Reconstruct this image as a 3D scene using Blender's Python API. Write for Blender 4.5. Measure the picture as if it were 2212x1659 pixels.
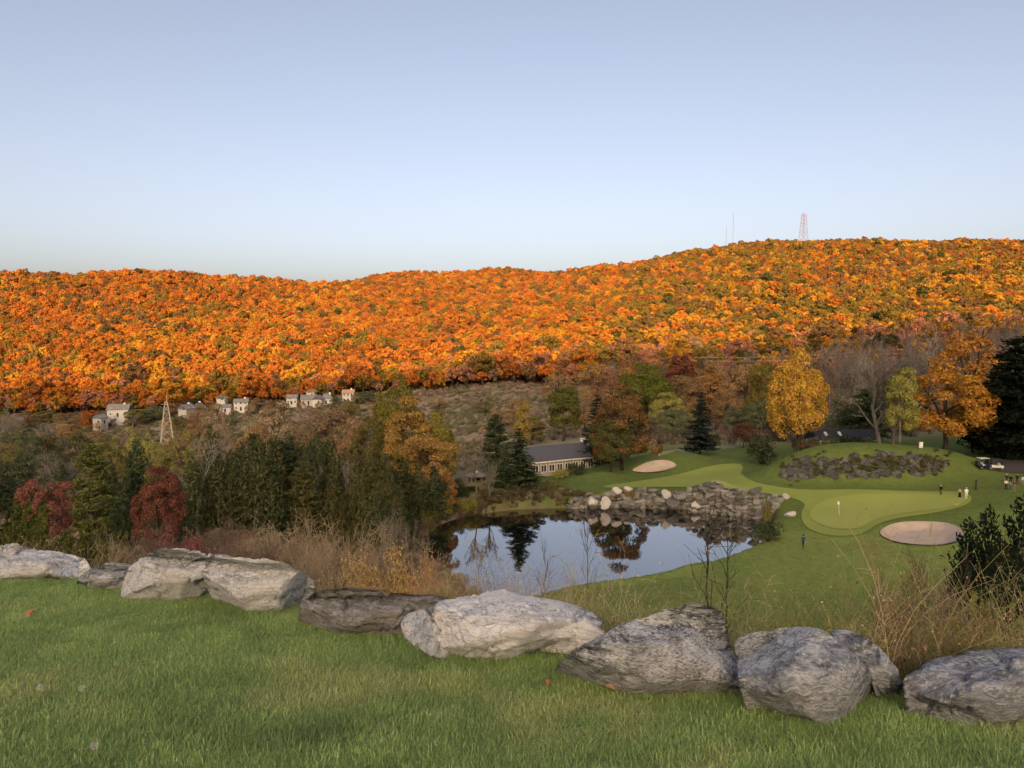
import bpy, math, random
import numpy as np
from mathutils import Vector, Matrix

for o in list(bpy.data.objects):
    bpy.data.objects.remove(o)
SC = bpy.context.scene
COL = SC.collection

# ------------------------------------------------------------------ camera
# measured on a 2212 x 1659 copy of the photograph
F, CX, CY, PITCH = 1640.0, 1106.0, 829.5, math.radians(3.82)
cam = bpy.data.cameras.new('camera')
cam.sensor_width = 36.0
cam.lens = 36.0 * F / 2212.0
cam.clip_start, cam.clip_end = 0.1, 9000
camo = bpy.data.objects.new('camera', cam)
COL.objects.link(camo)
camo.location = (0, 0, 0)
camo.rotation_euler = (math.pi / 2 - PITCH, 0, 0)
SC.camera = camo

# ------------------------------------------------------------------ sky and sun
SUN_EL = math.radians(13.0)
SUN_AZ = math.radians(183.0)          # compass from +Y: the sun stands behind the camera
w = bpy.data.worlds.new('World')
SC.world = w
w.use_nodes = True
nt = w.node_tree
nt.nodes.clear()
sky = nt.nodes.new('ShaderNodeTexSky')
sky.sky_type = 'NISHITA'
sky.sun_disc = False
sky.sun_elevation = SUN_EL
sky.sun_rotation = SUN_AZ
sky.altitude = 300
sky.air_density = 0.47
sky.dust_density = 6.0
sky.ozone_density = 0.0
bg = nt.nodes.new('ShaderNodeBackground')
bg.inputs['Strength'].default_value = 0.15
wo = nt.nodes.new('ShaderNodeOutputWorld')
nt.links.new(sky.outputs[0], bg.inputs[0])
nt.links.new(bg.outputs[0], wo.inputs[0])

sun = bpy.data.lights.new('sun', 'SUN')
sun.energy = 2.25
sun.angle = math.radians(0.5)
sun.color = (1.0, 0.74, 0.47)
suno = bpy.data.objects.new('sun', sun)
COL.objects.link(suno)
sd = Vector((math.sin(SUN_AZ) * math.cos(SUN_EL), math.cos(SUN_AZ) * math.cos(SUN_EL), math.sin(SUN_EL)))
suno.rotation_euler = sd.to_track_quat('Z', 'Y').to_euler()
suno.location = (0, -40, 80)

SC.view_settings.view_transform = 'Standard'
SC.view_settings.look = 'None'
SC.view_settings.exposure = 1.30
SC.view_settings.gamma = 1.0
SC.view_settings.use_white_balance = True       # the phone's balance for open shade
SC.view_settings.white_balance_temperature = 8250
SC.view_settings.white_balance_tint = 15
SC.view_settings.use_curve_mapping = False
SC.cycles.max_bounces = 5
SC.cycles.diffuse_bounces = 2
SC.cycles.use_adaptive_sampling = True
SC.cycles.adaptive_threshold = 0.02
SC.cycles.glossy_bounces = 3
SC.cycles.transmission_bounces = 3
SC.cycles.transparent_max_bounces = 4

# ------------------------------------------------------------------ helpers
def ray(px, py):
    vx, vy, vz = (px - CX) / F, 1.0, -(py - CY) / F
    c, s = math.cos(PITCH), math.sin(PITCH)
    return vx, vy * c + vz * s, -vy * s + vz * c

def at(px, py, d):
    a, b, c = ray(px, py)
    return (a * d / b, d, c * d / b)

def onz(px, py, z):
    a, b, c = ray(px, py)
    k = z / c
    return (a * k, b * k, z)

def proj(x, y, z):
    c, s = math.cos(PITCH), math.sin(PITCH)
    yy = y * c - z * s
    zz = y * s + z * c
    return CX + F * x / yy, CY - F * zz / yy

def sstep(a, b, x):
    t = np.clip((np.asarray(x, float) - a) / (b - a), 0, 1)
    return t * t * (3 - 2 * t)

_pm = np.random.RandomState(7).permutation(256)
_pm = np.concatenate([_pm, _pm, _pm])
_gr = np.random.RandomState(8).normal(size=(256, 3))
_gr /= np.linalg.norm(_gr, axis=1)[:, None]

def pn(P):
    """gradient noise, about -0.7 .. 0.7"""
    P = np.asarray(P, float)
    I = np.floor(P).astype(int)
    f = P - I
    I &= 255
    u = f * f * f * (f * (f * 6 - 15) + 10)
    r = 0
    for dx in (0, 1):
        wx = u[:, 0] if dx else 1 - u[:, 0]
        for dy in (0, 1):
            wy = u[:, 1] if dy else 1 - u[:, 1]
            for dz in (0, 1):
                wz = u[:, 2] if dz else 1 - u[:, 2]
                h = _pm[_pm[_pm[I[:, 0] + dx] + I[:, 1] + dy] + I[:, 2] + dz]
                g = _gr[h]
                r = r + wx * wy * wz * (g[:, 0] * (f[:, 0] - dx) + g[:, 1] * (f[:, 1] - dy) + g[:, 2] * (f[:, 2] - dz))
    return r

def fbm(P, scale=1.0, octaves=4, gain=0.5, seed=0.0):
    P = np.asarray(P, float) * scale + seed * 17.31
    r, a = 0, 1.0
    for i in range(octaves):
        r = r + a * pn(P)
        P = P * 2.03 + 5.7
        a *= gain
    return r

def fbm2(x, y, scale, octaves=3, seed=0.0):
    return fbm(np.stack([x, y, np.zeros_like(x) + 0.37], 1), scale, octaves, 0.5, seed)

def tag(o, label=None, cat=None, group=None, kind=None):
    if label: o['label'] = label
    if cat: o['category'] = cat
    if group: o['group'] = group
    if kind: o['kind'] = kind
    return o

def mesh_np(name, V, Fq, mats=(), fmat=None, smooth=False):
    """V (n,3); Fq array (m,3|4) or a list of such arrays"""
    if not isinstance(Fq, (list, tuple)): Fq = [Fq]
    Fq = [np.asarray(f, np.int32) for f in Fq if len(f)]
    me = bpy.data.meshes.new(name)
    V = np.asarray(V, np.float32)
    me.vertices.add(len(V)); me.vertices.foreach_set('co', V.ravel())
    loops = np.concatenate([f.ravel() for f in Fq])
    cnt = np.concatenate([np.full(len(f), f.shape[1], np.int32) for f in Fq])
    me.loops.add(len(loops)); me.loops.foreach_set('vertex_index', loops)
    me.polygons.add(len(cnt))
    me.polygons.foreach_set('loop_start', np.concatenate([[0], np.cumsum(cnt)[:-1]]).astype(np.int32))
    if fmat is not None: me.polygons.foreach_set('material_index', np.asarray(fmat, np.int32))
    me.polygons.foreach_set('use_smooth', np.full(len(cnt), smooth, bool))
    for m in mats: me.materials.append(m)
    me.update(calc_edges=True)
    me.validate()
    return me

def link(name, data, parent=None, loc=(0, 0, 0), rot=(0, 0, 0), scale=(1, 1, 1)):
    o = bpy.data.objects.new(name, data)
    COL.objects.link(o)
    o.location, o.rotation_euler, o.scale = loc, rot, scale
    if parent is not None: o.parent = parent
    return o

def empty(name, loc, rz=0.0, scale=(1, 1, 1)):
    o = link(name, None, None, loc, (0, 0, rz), scale)
    o.empty_display_size = 0.2
    return o

class MB:
    def __init__(self):
        self.V, self.Q, self.T, self.n = [], [], [], 0
    def add(self, V, Q=(), T=()):
        V = np.asarray(V, float)
        if len(Q): self.Q.append(np.asarray(Q, int) + self.n)
        if len(T): self.T.append(np.asarray(T, int) + self.n)
        self.V.append(V); self.n += len(V)
        return self
    def box(self, x0, x1, y0, y1, z0, z1):
        V = [(x0,y0,z0),(x1,y0,z0),(x1,y1,z0),(x0,y1,z0),(x0,y0,z1),(x1,y0,z1),(x1,y1,z1),(x0,y1,z1)]
        return self.add(V, [(0,3,2,1),(4,5,6,7),(0,1,5,4),(1,2,6,5),(2,3,7,6),(3,0,4,7)])
    def bar(self, a, b, t, t2=None):
        """square bar from a to b"""
        return self.tube([a, b], [t, t2 if t2 is not None else t], 4)
    def tube(self, pts, rad, n=5, cap=True):
        pts = np.asarray(pts, float); m = len(pts)
        rad = np.broadcast_to(np.asarray(rad, float), (m,))
        d = np.gradient(pts, axis=0)
        d /= np.linalg.norm(d, axis=1)[:, None] + 1e-9
        ref = np.array([0, 0, 1.0]) if abs(d[:, 2]).mean() < 0.9 else np.array([1.0, 0, 0])
        u = np.cross(d, ref); u /= np.linalg.norm(u, axis=1)[:, None] + 1e-9
        v = np.cross(d, u)
        an = np.arange(n) * 2 * math.pi / n + math.pi / 4
        V = pts[:, None, :] + rad[:, None, None] * (np.cos(an)[None, :, None] * u[:, None, :] + np.sin(an)[None, :, None] * v[:, None, :])
        i = np.arange(m - 1)[:, None] * n; j = np.arange(n)[None, :]; k = (j + 1) % n
        Q = np.stack([i + j, i + k, i + n + k, i + n + j], -1).reshape(-1, 4)
        T = []
        V = V.reshape(-1, 3)
        if cap:
            V = np.vstack([V, pts[0], pts[-1]])
            c0, c1 = m * n, m * n + 1
            T = [(c0, (q + 1) % n, q) for q in range(n)] + [(c1, (m - 1) * n + q, (m - 1) * n + (q + 1) % n) for q in range(n)]
        return self.add(V, Q, T)
    def prism(self, poly, axis_pts):
        pass
    def mesh(self, name, mat=None, smooth=False):
        return mesh_np(name, np.vstack(self.V), [np.vstack(self.Q) if self.Q else [], np.vstack(self.T) if self.T else []],
                       [mat] if mat else [], None, smooth)
    def obj(self, name, mat, parent=None, smooth=False, **k):
        return link(name, self.mesh(name, mat, smooth), parent, **k)

# ------------------------------------------------------------------ materials
def new_mat(name):
    m = bpy.data.materials.new(name)
    m.use_nodes = True
    m.node_tree.nodes.clear()
    return m, m.node_tree

class N:
    """tiny node helper"""
    def __init__(self, nt): self.nt = nt
    def n(self, t, **k):
        x = self.nt.nodes.new(t)
        for a, b in k.items():
            if a.startswith('in_'):
                key = a[3:]
                key = int(key) if key.isdigit() else key
                x.inputs[key].default_value = b
            else: setattr(x, a, b)
        return x
    def l(self, a, b): self.nt.links.new(a, b)
    def out(self, sh):
        o = self.n('ShaderNodeOutputMaterial'); self.l(sh, o.inputs[0]); return o
    def noise(self, vec, scale, detail=4.0, rough=0.6, dim='3D'):
        x = self.n('ShaderNodeTexNoise'); x.inputs['Scale'].default_value = scale
        x.inputs['Detail'].default_value = detail; x.inputs['Roughness'].default_value = rough
        if vec is not None: self.l(vec, x.inputs['Vector'])
        return x.outputs[0]
    def ramp(self, fac, stops):
        r = self.n('ShaderNodeValToRGB'); self.l(fac, r.inputs[0])
        e = r.color_ramp.elements
        while len(e) < len(stops): e.new(0.5)
        for q, (p, c) in zip(e, stops):
            q.position = p; q.color = (*c, 1) if len(c) == 3 else c
        return r.outputs[0]
    def mix(self, fac, a, b, mode='MIX'):
        m = self.n('ShaderNodeMix', data_type='RGBA', blend_type=mode)
        for s, v in ((m.inputs[0], fac), (m.inputs[6], a), (m.inputs[7], b)):
            if isinstance(v, (int, float)): s.default_value = v
            elif isinstance(v, tuple): s.default_value = (*v, 1) if len(v) == 3 else v
            else: self.l(v, s)
        return m.outputs[2]
    def math(self, op, a, b=0.0, clamp=False):
        m = self.n('ShaderNodeMath', operation=op, use_clamp=clamp)
        for s, v in ((m.inputs[0], a), (m.inputs[1], b)):
            if isinstance(v, (int, float)): s.default_value = v
            else: self.l(v, s)
        return m.outputs[0]
    def bump(self, h, strength=0.5, dist=0.02):
        b = self.n('ShaderNodeBump'); b.inputs['Strength'].default_value = strength
        b.inputs['Distance'].default_value = dist; self.l(h, b.inputs['Height']); return b.outputs[0]
    def bsdf(self, col, rough=0.8, spec=0.3, normal=None, **k):
        p = self.n('ShaderNodeBsdfPrincipled')
        if isinstance(col, tuple): p.inputs['Base Color'].default_value = (*col, 1)
        else: self.l(col, p.inputs['Base Color'])
        if isinstance(rough, (int, float)): p.inputs['Roughness'].default_value = rough
        else: self.l(rough, p.inputs['Roughness'])
        p.inputs['Specular IOR Level'].default_value = spec
        if normal is not None: self.l(normal, p.inputs['Normal'])
        for a, b in k.items(): p.inputs[a.replace('_', ' ')].default_value = b
        return p.outputs[0]
    def coord(self, which='Object', scale=(1, 1, 1), rot=(0, 0, 0)):
        t = self.n('ShaderNodeTexCoord')
        if scale == (1, 1, 1) and rot == (0, 0, 0): return t.outputs[which]
        m = self.n('ShaderNodeMapping'); m.inputs['Scale'].default_value = scale; m.inputs['Rotation'].default_value = rot
        self.l(t.outputs[which], m.inputs[0]); return m.outputs[0]

def plain(name, col, rough=0.7, spec=0.3, var=0.15, scale=6.0, metallic=0.0):
    """painted or woven surface with a little grain and wear"""
    m, t = new_mat(name); g = N(t)
    f = g.noise(g.coord('Object'), scale, 5)
    c = g.mix(f, tuple(v * (1 - var) for v in col), tuple(min(1, v * (1 + var)) for v in col))
    g.out(g.bsdf(c, rough, spec, g.bump(f, 0.15, 0.01), Metallic=metallic))
    return m

def leaf_mat(name, instancer=False, trans=0.3, lo=0.55, hi=1.45):
    """foliage: colour of the individual plant, varied leaf by leaf"""
    m, t = new_mat(name); g = N(t)
    if instancer:
        a = g.n('ShaderNodeAttribute', attribute_type='INSTANCER', attribute_name='col'); base = a.outputs['Color']
    else:
        base = g.n('ShaderNodeObjectInfo').outputs['Color']
    rnd = g.n('ShaderNodeNewGeometry').outputs['Random Per Island']
    f = g.math('ADD', g.math('MULTIPLY', rnd, hi - lo), lo)
    c = g.n('ShaderNodeVectorMath', operation='SCALE'); g.l(base, c.inputs[0]); g.l(f, c.inputs['Scale'])
    hs = g.n('ShaderNodeHueSaturation'); g.l(c.outputs[0], hs.inputs['Color'])
    wn = g.n('ShaderNodeTexWhiteNoise', noise_dimensions='1D'); g.l(rnd, wn.inputs['W'])
    g.l(g.math('ADD', g.math('MULTIPLY', wn.outputs[0], 0.05), 0.475), hs.inputs['Hue'])
    d = g.n('ShaderNodeBsdfDiffuse'); g.l(hs.outputs[0], d.inputs[0])
    tr = g.n('ShaderNodeBsdfTranslucent'); g.l(hs.outputs[0], tr.inputs[0])
    mx = g.n('ShaderNodeMixShader'); mx.inputs[0].default_value = trans
    g.l(d.outputs[0], mx.inputs[1]); g.l(tr.outputs[0], mx.inputs[2])
    g.out(mx.outputs[0])
    return m

def bark_mat(name, instancer=False, col=None):
    m, t = new_mat(name); g = N(t)
    if col is None:
        base = g.n('ShaderNodeAttribute', attribute_type='INSTANCER', attribute_name='col2').outputs['Color'] if instancer else g.n('ShaderNodeObjectInfo').outputs['Color']
    else: base = col
    f = g.noise(g.coord('Object', (14, 14, 3)), 5, 4)
    c = g.mix(g.math('MULTIPLY', f, 0.9), base, (0.02, 0.018, 0.015))
    g.out(g.bsdf(c, 0.9, 0.1, g.bump(f, 0.4, 0.02)))
    return m

LEAF = leaf_mat('foliage')
LEAFI = leaf_mat('foliage_mass', True, 0.3, 0.72, 1.28)
BARK = bark_mat('bark')
BARKI = bark_mat('bark_mass', True, (0.13, 0.105, 0.085))
# ------------------------------------------------------------------ the lie of the land
def lawn_z(y): return -1.45 - 0.15 * np.maximum(y, -4)
ROCKLINE = np.array([(-400,8.6),(0,8.15),(220,7.7),(350,6.9),(560,6.5),(790,5.6),(1000,5.0),(1200,4.65),(1430,4.25),(1650,4.05),(1900,3.8),(2212,3.8),(2600,3.8)])
# columns of the valley: photo column -> (distance, photo row of the bare ground)
COLS = {
 -500: [(6,1400),(15,1340),(40,1230),(80,1150),(150,1070),(250,1005),(350,962),(450,915),(520,900),(620,840),(760,770),(950,700),(1250,600),(1600,640),(3000,690)],
 0:    [(6,1400),(15,1320),(40,1215),(80,1140),(150,1065),(250,1002),(350,960),(440,912),(490,888),(590,820),(740,752),(950,678),(1250,596),(1600,640),(3000,690)],
 300:  [(6,1420),(15,1350),(40,1250),(80,1180),(110,1132),(150,1085),(250,1012),(350,965),(430,910),(480,882),(580,812),(730,745),(950,670),(1250,589),(1600,640),(3000,690)],
 600:  [(6,1430),(15,1370),(40,1275),(75,1205),(110,1140),(150,1092),(250,1012),(350,950),(430,885),(480,862),(580,802),(740,735),(960,668),(1270,608),(1600,640),(3000,690)],
 900:  [(6,1450),(15,1400),(40,1330),(75,1250),(104,1180),(130,1104),(200,1035),(300,955),(400,882),(465,842),(560,795),(740,725),(1000,660),(1250,620),(1550,592),(2000,640),(3000,690)],
 1100: [(6,1480),(15,1440),(40,1400),(60,1365),(80,1310),(95,1255),(131,1078),(134,1070),(142,1058),(165,1028),(220,970),(280,925),(380,862),(455,828),(560,780),(740,715),(1000,650),(1250,615),(1550,586),(2000,640),(3000,690)],
 1300: [(6,1510),(15,1470),(40,1420),(60,1350),(80,1285),(96,1240),(131,1068),(133,1060),(137,1053),(150,1030),(165,1015),(200,975),(240,948),(300,925),(400,868),(460,822),(560,770),(740,690),(1000,620),(1300,578),(1700,630),(3000,690)],
 1500: [(6,1540),(15,1490),(40,1430),(60,1345),(80,1275),(100,1210),(131,1064),(133,1058),(140,1046),(160,1012),(180,982),(200,968),(240,940),(300,922),(390,868),(440,815),(540,752),(740,672),(1000,600),(1300,546),(1700,620),(3000,690)],
 1700: [(6,1560),(15,1520),(40,1450),(60,1350),(80,1265),(97,1184),(115,1115),(135,1045),(150,1012),(165,992),(200,962),(240,942),(300,918),(370,868),(420,812),(520,745),(720,655),(1000,575),(1300,522),(1700,610),(3000,690)],
 1900: [(6,1575),(15,1540),(40,1470),(60,1355),(80,1265),(97,1180),(108,1140),(118,1098),(128,1052),(140,1018),(160,985),(200,950),(240,932),(300,895),(350,850),(410,790),(500,735),(700,645),(1000,570),(1300,525),(1700,610),(3000,690)],
 2212: [(6,1575),(15,1530),(40,1440),(60,1330),(80,1235),(97,1160),(110,1105),(120,1062),(135,1018),(150,990),(200,940),(250,890),(300,840),(370,775),(460,725),(650,640),(950,565),(1250,524),(1700,610),(3000,690)],
 2700: [(6,1575),(15,1510),(40,1400),(60,1290),(80,1200),(110,1075),(135,1000),(200,900),(300,800),(420,730),(650,640),(950,560),(1250,520),(1700,600),(3000,690)],
}
_cpx = np.array(sorted(COLS))
_LD = np.linspace(math.log(4.0), math.log(3000.0), 400)
def _pchip(x, y, xi):
    x, y = np.asarray(x, float), np.asarray(y, float)
    h = np.diff(x); dl = np.diff(y) / h
    m = np.zeros_like(y)
    for i in range(1, len(x) - 1):
        if dl[i-1] * dl[i] > 0:
            w1, w2 = 2*h[i] + h[i-1], h[i] + 2*h[i-1]
            m[i] = (w1 + w2) / (w1 / dl[i-1] + w2 / dl[i])
    m[0], m[-1] = dl[0], dl[-1]
    k = np.clip(np.searchsorted(x, xi) - 1, 0, len(h) - 1)
    t = np.clip((xi - x[k]) / h[k], 0, 1)
    return ((1+2*t)*(1-t)**2)*y[k] + t*(1-t)**2*h[k]*m[k] + t*t*(3-2*t)*y[k+1] + t*t*(t-1)*h[k]*m[k+1]
_TAB = np.zeros((len(_cpx), 400))
for _i, _c in enumerate(_cpx):
    _pts = [(d, at(_c, r, d)[2]) for d, r in COLS[_c]]
    _TAB[_i] = _pchip(np.log([p[0] for p in _pts]), [p[1] for p in _pts], _LD)

WATER_Z = -30.0
POND_PX = [(900,1195),(905,1165),(940,1140),(1010,1115),(1100,1101),(1230,1097),(1340,1096),(1440,1097),(1490,1101),(1540,1108),(1600,1116),(1650,1119),(1672,1127),(1668,1142),(1652,1160),(1646,1180),(1632,1198),(1560,1207),(1480,1216),(1440,1232),(1380,1243),(1300,1253),(1230,1263),(1180,1277),(1110,1295),(1010,1305),(950,1285),(915,1240)]
POND = np.array([onz(px, py, WATER_Z)[:2] for px, py in POND_PX])

def smooth_poly(P, it=2):
    P = np.asarray(P, float)
    for _ in range(it):
        Q = np.roll(P, -1, 0)
        P = np.stack([0.75*P + 0.25*Q, 0.25*P + 0.75*Q], 1).reshape(-1, 2)
    return P
POND = smooth_poly(POND, 2)

def sdist(x, y, P):
    """signed distance to a polygon, negative inside"""
    x, y = np.asarray(x, float), np.asarray(y, float)
    if x.size <= 64:
        Q = np.roll(P, -1, 0); E = Q - P; X, Y = x[:, None], y[:, None]
        t = np.clip(((X-P[:, 0])*E[:, 0] + (Y-P[:, 1])*E[:, 1]) / ((E**2).sum(1)+1e-12), 0, 1)
        d = np.sqrt(((X-P[:, 0]-t*E[:, 0])**2 + (Y-P[:, 1]-t*E[:, 1])**2).min(1))
        c = ((P[:, 1] > Y) != (Q[:, 1] > Y)) & (X < E[:, 0]*(Y-P[:, 1])/(E[:, 1]+1e-15) + P[:, 0])
        return np.where(c.sum(1) % 2 == 1, -d, d)
    best = np.full(x.shape, 1e18); ins = np.zeros(x.shape, bool)
    n = len(P)
    for i in range(n):
        ax, ay = P[i]; bx, by = P[(i+1) % n]
        ex, ey = bx-ax, by-ay
        t = np.clip(((x-ax)*ex + (y-ay)*ey) / (ex*ex+ey*ey+1e-12), 0, 1)
        best = np.minimum(best, (x-ax-t*ex)**2 + (y-ay-t*ey)**2)
        c = ((ay > y) != (by > y))
        ins ^= c & (x < (bx-ax)*(y-ay)/(by-ay+1e-15) + ax)
    d = np.sqrt(best)
    return np.where(ins, -d, d)

def poly_px(pts, it=2):
    """outline on the ground given as photo points with distances"""
    return smooth_poly(np.array([at(px, py, d)[:2] for px, py, d in pts]), it)

BUMPS = []      # (x, y, rx, ry, angle, height, power)
def bump_px(px, py, d, wx, wy, h, p=2.0, ang=0.0):
    x, y, z = at(px, py, d); BUMPS.append((x, y, wx, wy, ang, h, p))
bump_px(1890, 1000, 140, 19.0, 8.5, 4.5, 4.5)        # mound with the rock outcrop
bump_px(1760, 1000, 141, 12.0, 8.0, 1.2, 2.0)
bump_px(1300, 1012, 149, 5.5, 3.5, 1.1, 2.0)
bump_px(1418, 1000, 163, 12.0, 8.5, 2.7, 2.5)
bump_px(1480, 1000, 168, 12.0, 4.0, 0.9, 2.0)
bump_px(1545, 1060, 133, 3.0, 1.8, 1.6, 2.0)
bump_px(1030, 1045, 137, 9.0, 6.0, 2.6, 2.5)
bump_px(950, 1090, 131, 10.0, 6.0, 1.8, 2.5)
DIPS = []       # (polygon, depth)

# the ridge behind the viewer that shades the valley from the low sun
RIDGE_Y = -1600.0
_ridx = np.array([-700,-300,-200,-30,96,218,303,420,700]); _ridz = np.array([56,57,61,80,87,93,116,136,160])
def ridge_z(x, y):
    s = np.interp(x, _ridx, _ridz) - math.tan(SUN_EL) * RIDGE_Y
    s = s + 6.0 * fbm2(x, y*0, 0.02, 4, 3)
    t = sstep(-10, RIDGE_Y, y)
    z = -1.45 + (s + 1.45) * t
    return z - np.maximum(RIDGE_Y - 40 - y, 0) * 0.12

def base_z(x, y):
    x = np.asarray(x, float); y = np.asarray(y, float)
    ph = np.arctan2(x, y); r = np.hypot(x, y)
    pc = np.clip(ph, -math.radians(48), math.radians(48))
    d = np.maximum(r * np.cos(pc), 0.01); u = np.tan(pc)
    px = CX + F * u
    ci = np.clip(np.searchsorted(_cpx, px) - 1, 0, len(_cpx) - 2)
    t = np.clip((px - _cpx[ci]) / (_cpx[ci+1] - _cpx[ci]), 0, 1); t = t*t*(3-2*t)*0.6 + t*0.4
    li = np.clip((np.log(np.maximum(d, 4.0)) - _LD[0]) / (_LD[1] - _LD[0]), 0, 398.999)
    k = li.astype(int); f = li - k
    za = _TAB[ci, k]*(1-f) + _TAB[ci, k+1]*f
    zb = _TAB[ci+1, k]*(1-f) + _TAB[ci+1, k+1]*f
    z = za*(1-t) + zb*t
    rl = np.interp(px, ROCKLINE[:, 0], ROCKLINE[:, 1]) + 0.55
    lw = sstep(rl, rl + 1.6, d)
    z = lawn_z(y)*(1-lw) + z*lw
    bw = sstep(math.radians(52), math.radians(105), np.abs(ph)) * sstep(3, 14, r)
    z = z*(1-bw) + ridge_z(x, y)*bw
    bw2 = (sstep(math.radians(75), math.radians(100), np.abs(ph)))*(1-sstep(3,14,r))
    return z*(1-bw2) + lawn_z(y)*bw2

def G(x, y):
    sc = np.isscalar(x)
    x = np.atleast_1d(np.asarray(x, float)); y = np.atleast_1d(np.asarray(y, float))
    z = base_z(x, y)
    r = np.hypot(x, y)
    for bx, by, rx, ry, an, h, p in BUMPS:
        c, s = math.cos(an), math.sin(an)
        q = (((x-bx)*c + (y-by)*s)/rx)**2 + ((-(x-bx)*s + (y-by)*c)/ry)**2
        z = z + h*np.exp(-q**(p/2))
    z = z + 0.35*fbm2(x, y, 0.045, 3, 1)*sstep(25, 80, r)*(1-sstep(300, 420, r)) + 11.0*fbm2(x, y, 0.0065, 3, 2)*sstep(480, 760, r) - 8.5*sstep(700, 1200, r)
    z = z + 0.03*fbm2(x, y, 0.9, 3, 5)*(1-sstep(8, 30, r))
    m = (r > 60) & (r < 190) & (y > 0)
    if m.any():
        sd_ = sdist(x[m], y[m], POND)
        zz = z[m]
        bank = np.maximum(zz, WATER_Z + 0.25)
        near = 1 - sstep(2.0, 9.0, sd_)
        zz = zz*(1-near) + bank*near
        k = sstep(-1.2, 1.0, sd_)
        zz = (WATER_Z - 1.6)*(1-k) + zz*k
        for P, dep in DIPS:
            s2 = sdist(x[m], y[m], P)
            zz = zz - dep*(1-sstep(-2.2, 0.25, s2)) + 0.22*np.exp(-((s2-0.7)/0.9)**2)
        z[m] = zz
    return float(z[0]) if sc else z

def on_ground(px, d):
    """a point of the ground at photo column px and distance d (row solved for)"""
    x = (px - CX) / F * d
    for _ in range(2):
        z = G(x, d); cx = proj(x, d, z)[0]
        x += (px - cx) / F * d
    return x, d, G(x, d)

def ground_px(px, py, dmin=40, dmax=400):
    """where the sight line through a photo point meets the ground"""
    a, b, c = ray(px, py)
    ds = np.linspace(dmin, dmax, 130)
    for n in range(2):
        gz = G(a/b*ds, ds); h = c/b*ds
        i = np.argmax(h <= gz) if (h <= gz).any() else np.argmin(h - gz)
        if n == 0: ds = np.linspace(ds[max(i-1, 0)], ds[min(i+1, 129)], 60)
    return a/b*ds[i], ds[i], gz[i]

def gpoly(pts):
    P = []
    for px, py in pts:
        x, y, z = ground_px(px, py, 80, 260); P.append((x, y))
    return smooth_poly(np.array(P), 2)
BUNKER_A = gpoly([(1360,1019),(1385,1006),(1412,997),(1442,996),(1464,1006),(1454,1015),(1420,1022),(1385,1023)])
BUNKER_B = gpoly([(1898,1150),(1925,1134),(1970,1129),(2030,1130),(2072,1140),(2085,1160),(2060,1178),(2000,1182),(1940,1176),(1906,1164)])
DIPS += [(BUNKER_A, 0.7), (BUNKER_B, 0.75)]

# --- the ground itself
def ground_mesh():
    ph = np.radians(np.concatenate([np.arange(-50, 50.01, 0.3), np.arange(53, 307.1, 4.0)]))
    rs = [0.6]
    while rs[-1] < 3400:
        r = rs[-1]
        rs.append(r * (1.011 if 70 < r < 175 else 1.022))
    rs = np.array(rs)
    A, R = np.meshgrid(ph, rs)
    x, y = (R*np.sin(A)).ravel(), (R*np.cos(A)).ravel()
    z = G(x, y)
    V = np.stack([x, y, z], 1)
    nr, na = len(rs), len(ph)
    i = np.arange(nr-1)[:, None]*na; j = np.arange(na)[None, :]; k = (j+1) % na
    Q = np.stack([i+j, i+na+j, i+na+k, i+k], -1).reshape(-1, 4)
    V = np.vstack([V, [0, 0, G(0.0, 0.0)]])
    T = [(len(V)-1, q, (q+1) % na) for q in range(na)]
    return V, Q, np.array(T), A.ravel(), R.ravel()

_V, _Q, _T, _A, _R = ground_mesh()
def ground_col(V):
    x, y = V[:, 0], V[:, 1]
    d = np.maximum(y, 0.1); px = CX + F*np.clip(x/d, -3, 3)
    def m3(a, b, t): return a*(1-t[:, None]) + np.asarray(b)[None, :]*t[:, None]
    C = np.tile(np.array([0.12, 0.14, 0.04]), (len(x), 1))                       # mown lawn
    rl = np.interp(px, ROCKLINE[:, 0], ROCKLINE[:, 1])
    n1 = fbm2(x, y, 0.12, 4, 11); n2 = fbm2(x, y, 0.6, 3, 12)
    rough = sstep(rl-0.1, rl+0.5, d)
    C = m3(C, (0.19, 0.165, 0.09), rough)                                         # bank behind the boulders
    g = sstep(22, 50, d)*sstep(980, 1180, px+60*n1)
    C = m3(C, (0.18, 0.24, 0.065), g)                                            # golf rough
    C = m3(C, (0.21, 0.215, 0.075), g*sstep(0.1, 0.5, n1+0.4*n2)*0.6)
    C = m3(C, (0.10, 0.14, 0.04), g*sstep(100, 116, d+4*n1)*0.85)                   # darker tone for the rough round the green and beyond
    lf = sstep(12, 30, d)*(1-sstep(960, 1130, px+60*n1))
    C = m3(C, (0.18, 0.15, 0.10), lf)
    far = sstep(185, 240, d)
    C = m3(C, (0.29, 0.24, 0.175), far)                                            # scrub in the valley
    C = m3(C, (0.16, 0.185, 0.085), far*sstep(0.0, 0.3, n1)*0.7)
    mm = (d > 70) & (d < 150)
    sh = np.full(len(x), 99.0); sh[mm] = sdist(x[mm], y[mm], POND)
    C = m3(C, (0.13, 0.10, 0.065), (1-sstep(0.2, 1.1+1.2*n1, sh))*0.8)                         # muddy shore
    fo = sstep(410, 460, d)
    C = m3(C, (0.13, 0.065, 0.025), fo)                                            # leaf litter under the wood
    return C
_C = ground_col(_V)
_me = mesh_np('ground', _V, [_Q, _T], (), None, True)
_a = _me.color_attributes.new('surface', 'FLOAT_COLOR', 'POINT')
_a.data.foreach_set('color', np.hstack([_C, np.ones((len(_C), 1))]).astype(np.float32).ravel())
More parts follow.
